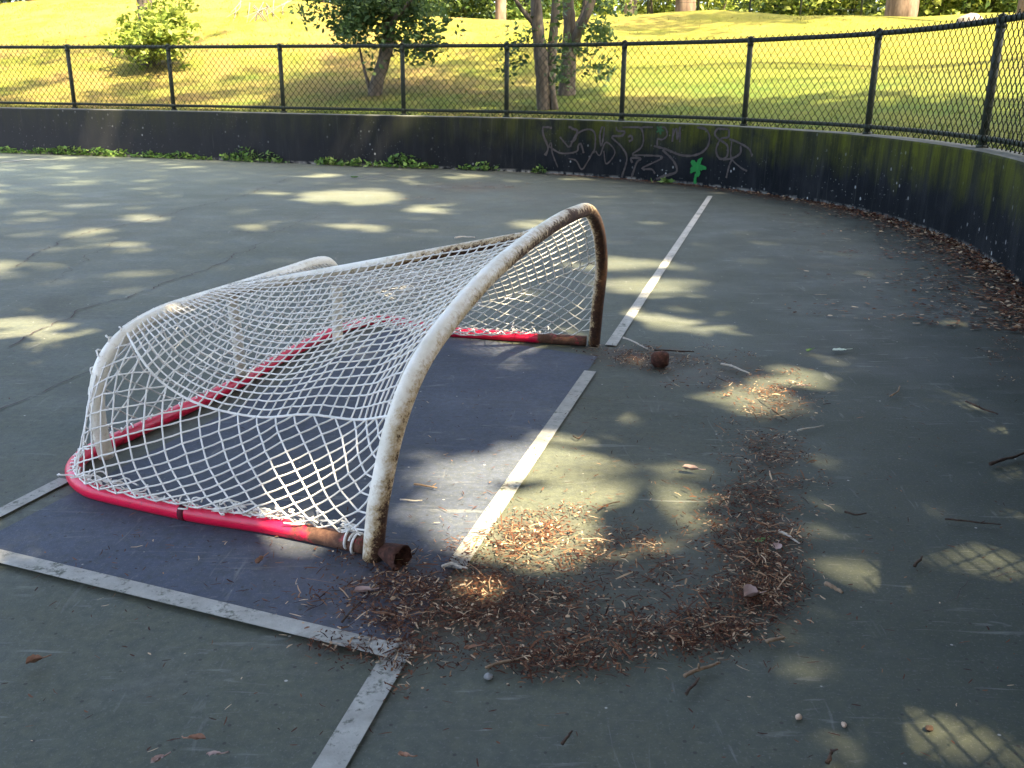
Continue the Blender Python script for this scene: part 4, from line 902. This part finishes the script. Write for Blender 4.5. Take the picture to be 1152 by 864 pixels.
wallgaps = [(110, 148, 26, 24, .9), (440, 158, 10, 16, .8), (290, 150, 14, 10, .35), (135, 160, 14, 12, .5)]
def soft_noise(P, s, seed):
    r = np.random.default_rng(seed); v = np.zeros(len(P))
    for _ in range(6): k = r.normal(size=2)*s; v += np.sin(P@k+r.uniform(0, 6.28))
    return v/6
def gap_open(G):
    q = proj(np.c_[G, np.zeros(len(G))]); o = np.zeros(len(G))
    for (x, y, rx, ry, a) in GAPS:
        e = ((q[:, 0]-x)/rx)**2+((q[:, 1]-y)/ry)**2; o = np.fmax(o, a**1.7*np.clip(1.25-e, 0, 1))
    return np.nan_to_num(o)
def keep_prob(G):
    d = wall_dist(G); open_ = gap_open(G)
    for k in range(8): open_ = np.maximum(open_, gap_open(G+np.array([math.cos(k*.785), math.sin(k*.785)])*.07))
    far_l = .12*smooth(-2.2, -6., G[:, 0])*smooth(4.5, 8, G[:, 1]); open_ = np.maximum(open_, far_l)
    lai = np.where((G[:, 0] > -4.4) & (G[:, 0] < 2.3) & (G[:, 1] < 4.2), 10., 4.6)
    p = np.clip(-np.log(np.clip(open_*.97, .004, 1))/lai, 0, 1)
    ins = d < 0
    nz = soft_noise(G, 1.1, 3)
    out_r = np.where(d < 2.0+.25*nz, 1., np.where(d < 2.7, .35, 0.))            # right: shade stops part way up the slope
    out_l = np.where(d < .75, 1., np.clip(.02+.9*nz, 0, .6))*np.where(d < 9, 1, 0)
    wgt = smooth(-3.5, -.5, G[:, 0]); mid = np.clip(np.where(d < 3.4, .55+.5*nz, .1+.8*nz), 0, 1)*np.where(d < 7, 1, 0)
    po = np.where(G[:, 0] > .8, out_r, np.where(G[:, 0] > -4, mid, out_l))
    # patches on the wall itself: the ray would reach the ground beyond it
    for (x, y, rx, ry, a) in wallgaps:
        W = on_wall(x, y)[0]; g = W[:2]-SA*W[2]/math.tan(EL); e = ((G-g)@WT[300])**2/(.30*rx/26)**2+((G-g)@WN[300])**2/(.22)**2; p = p*(1-a*np.clip(1.6-e, 0, 1)); po = po*(1-a*np.clip(1.6-e, 0, 1))
    return np.where(ins, p, po)
NC = 120000
Gx = np.c_[rng.uniform(-15, 9, NC), rng.uniform(-3, 21, NC)]
zc = 8.5+4.5*rng.random(NC)**1.2
zc = zc+4*smooth(-1.5, -5, Gx[:, 0])
N2 = 15000                                       # unseen low leaf layer added to darken the near right of the court
P2_ = np.c_[rng.uniform(-2.5, 4.5, N2), rng.uniform(-5, 2.6, N2)]; z2 = rng.uniform(3.6, 5.4, N2)
Gx = np.concatenate([Gx, P2_-SA*(z2/math.tan(EL))[:, None]]); zc = np.r_[zc, z2]; NC += N2
kp = keep_prob(Gx); ok = (rng.random(NC) < kp) & (wall_dist(Gx) < 9) & (np.hypot(Gx[:, 0]+2, Gx[:, 1]-6) < 17)
Gx, zc = Gx[ok], zc[ok]
C = np.c_[Gx+SA*(zc/math.tan(EL))[:, None], zc]
TR = [((7.5, 2.2), 'tall shade tree standing out of frame beyond the end wall'), ((6.0, -4.5), 'tall shade tree standing out of frame to the right behind the camera'), ((-4.5, -6.5), 'tall shade tree standing out of frame behind the camera'), ((13, 8.5), 'tall shade tree standing out of frame far to the right'), ((-11, 1.5), 'tall shade tree standing out of frame to the left')]
TX = np.array([a for a, b in TR]); own = ((C[:, None, :2]-TX[None])**2).sum(2).argmin(1)
for k, (xy, lb) in enumerate(TR):
    b = np.array([xy[0], xy[1], 0.]); dd = wall_dist(b[None])[0]; b[2] = hill_z(dd, b[0]) if dd > .3 else 0
    Ck = C[own == k]
    m = MB(); t = b+np.array([0, 0, 9.5-b[2]*.5]); limb(m, [b-(0, 0, .2), b+(.1, .1, 2.5), t], .3, .14, 12)
    if len(Ck):
        for q in Ck[rng.choice(len(Ck), min(16, len(Ck)), replace=False)]: s = b*.35+t*.65; limb(m, [s, (s+q)/2+(0, 0, .5), q], .05, .012, 6)
        finish_tree('shade_tree', lb, b, m, Ck, .37, M['leaf_mid'], M['bark'], 'shade trees around the court')

# added shrubs, unseen, that close off the low sky on the right and behind
for (x, y, r_, h, lb) in ((6.3, .6, 2., 4.2, 'large dark unseen shrub added beyond the end wall to block low sky'), (5.4, -3., 2.2, 4.4, 'large dark unseen shrub added right behind the camera to block low sky'), (2.6, -6., 2.2, 4.2, 'large dark unseen shrub added straight behind the camera to block low sky'), (-1.6, -7.2, 2.2, 4.2, 'large dark unseen shrub added left behind the camera to block low sky')):
    b = np.array([x, y, 0.]); dd = wall_dist(b[None])[0]; b[2] = hill_z(dd, b[0]) if dd > .3 else 0; m = MB()
    for k in range(4): a = k*1.6; limb(m, [b-(0, 0, .2), b+np.array([math.cos(a)*.5, math.sin(a)*.5, h*.4]), b+np.array([math.cos(a)*1.2, math.sin(a)*1.2, h*.8])], .07, .02, 6)
    finish_tree('shrub', lb, b, m, clumpy(b+(0, 0, h*.5), (r_, r_, h*.5), 3200, 90, .3), .3, M['leaf_dark'], None, 'added sky-blocking shrubs around the court', 'shrub')
# ------------------------------------------------------------------ light
w = bpy.data.worlds.new('World'); scene.world = w; w.use_nodes = True; nt = w.node_tree; nt.nodes.clear()
sky = nt.nodes.new('ShaderNodeTexSky'); sky.sky_type = 'NISHITA'; sky.sun_disc = False; sky.sun_elevation = EL; sky.sun_rotation = math.atan2(SUN[0], SUN[1])
sky.air_density = .8; sky.dust_density = 5.; sky.ozone_density = .3
bg = nt.nodes.new('ShaderNodeBackground'); bg.inputs[1].default_value = .15; ow = nt.nodes.new('ShaderNodeOutputWorld'); nt.links.new(sky.outputs[0], bg.inputs[0]); nt.links.new(bg.outputs[0], ow.inputs[0])
sl = bpy.data.lights.new('sun', 'SUN'); sl.energy = 4.4; sl.angle = R(.8); sl.color = (1, .85, .58); so = bpy.data.objects.new('sun', sl); COL.objects.link(so)
so.rotation_euler = Vector(-SUN).to_track_quat('-Z', 'Y').to_euler()
vs = scene.view_settings; vs.view_transform = 'Standard'; vs.look = 'None'; vs.gamma = 1; vs.use_curve_mapping = False; vs.exposure = 3.1
scene.cycles.max_bounces = 6; scene.cycles.transparent_max_bounces = 4
for o in scene.objects:
    if '_w' in o: del o['_w']
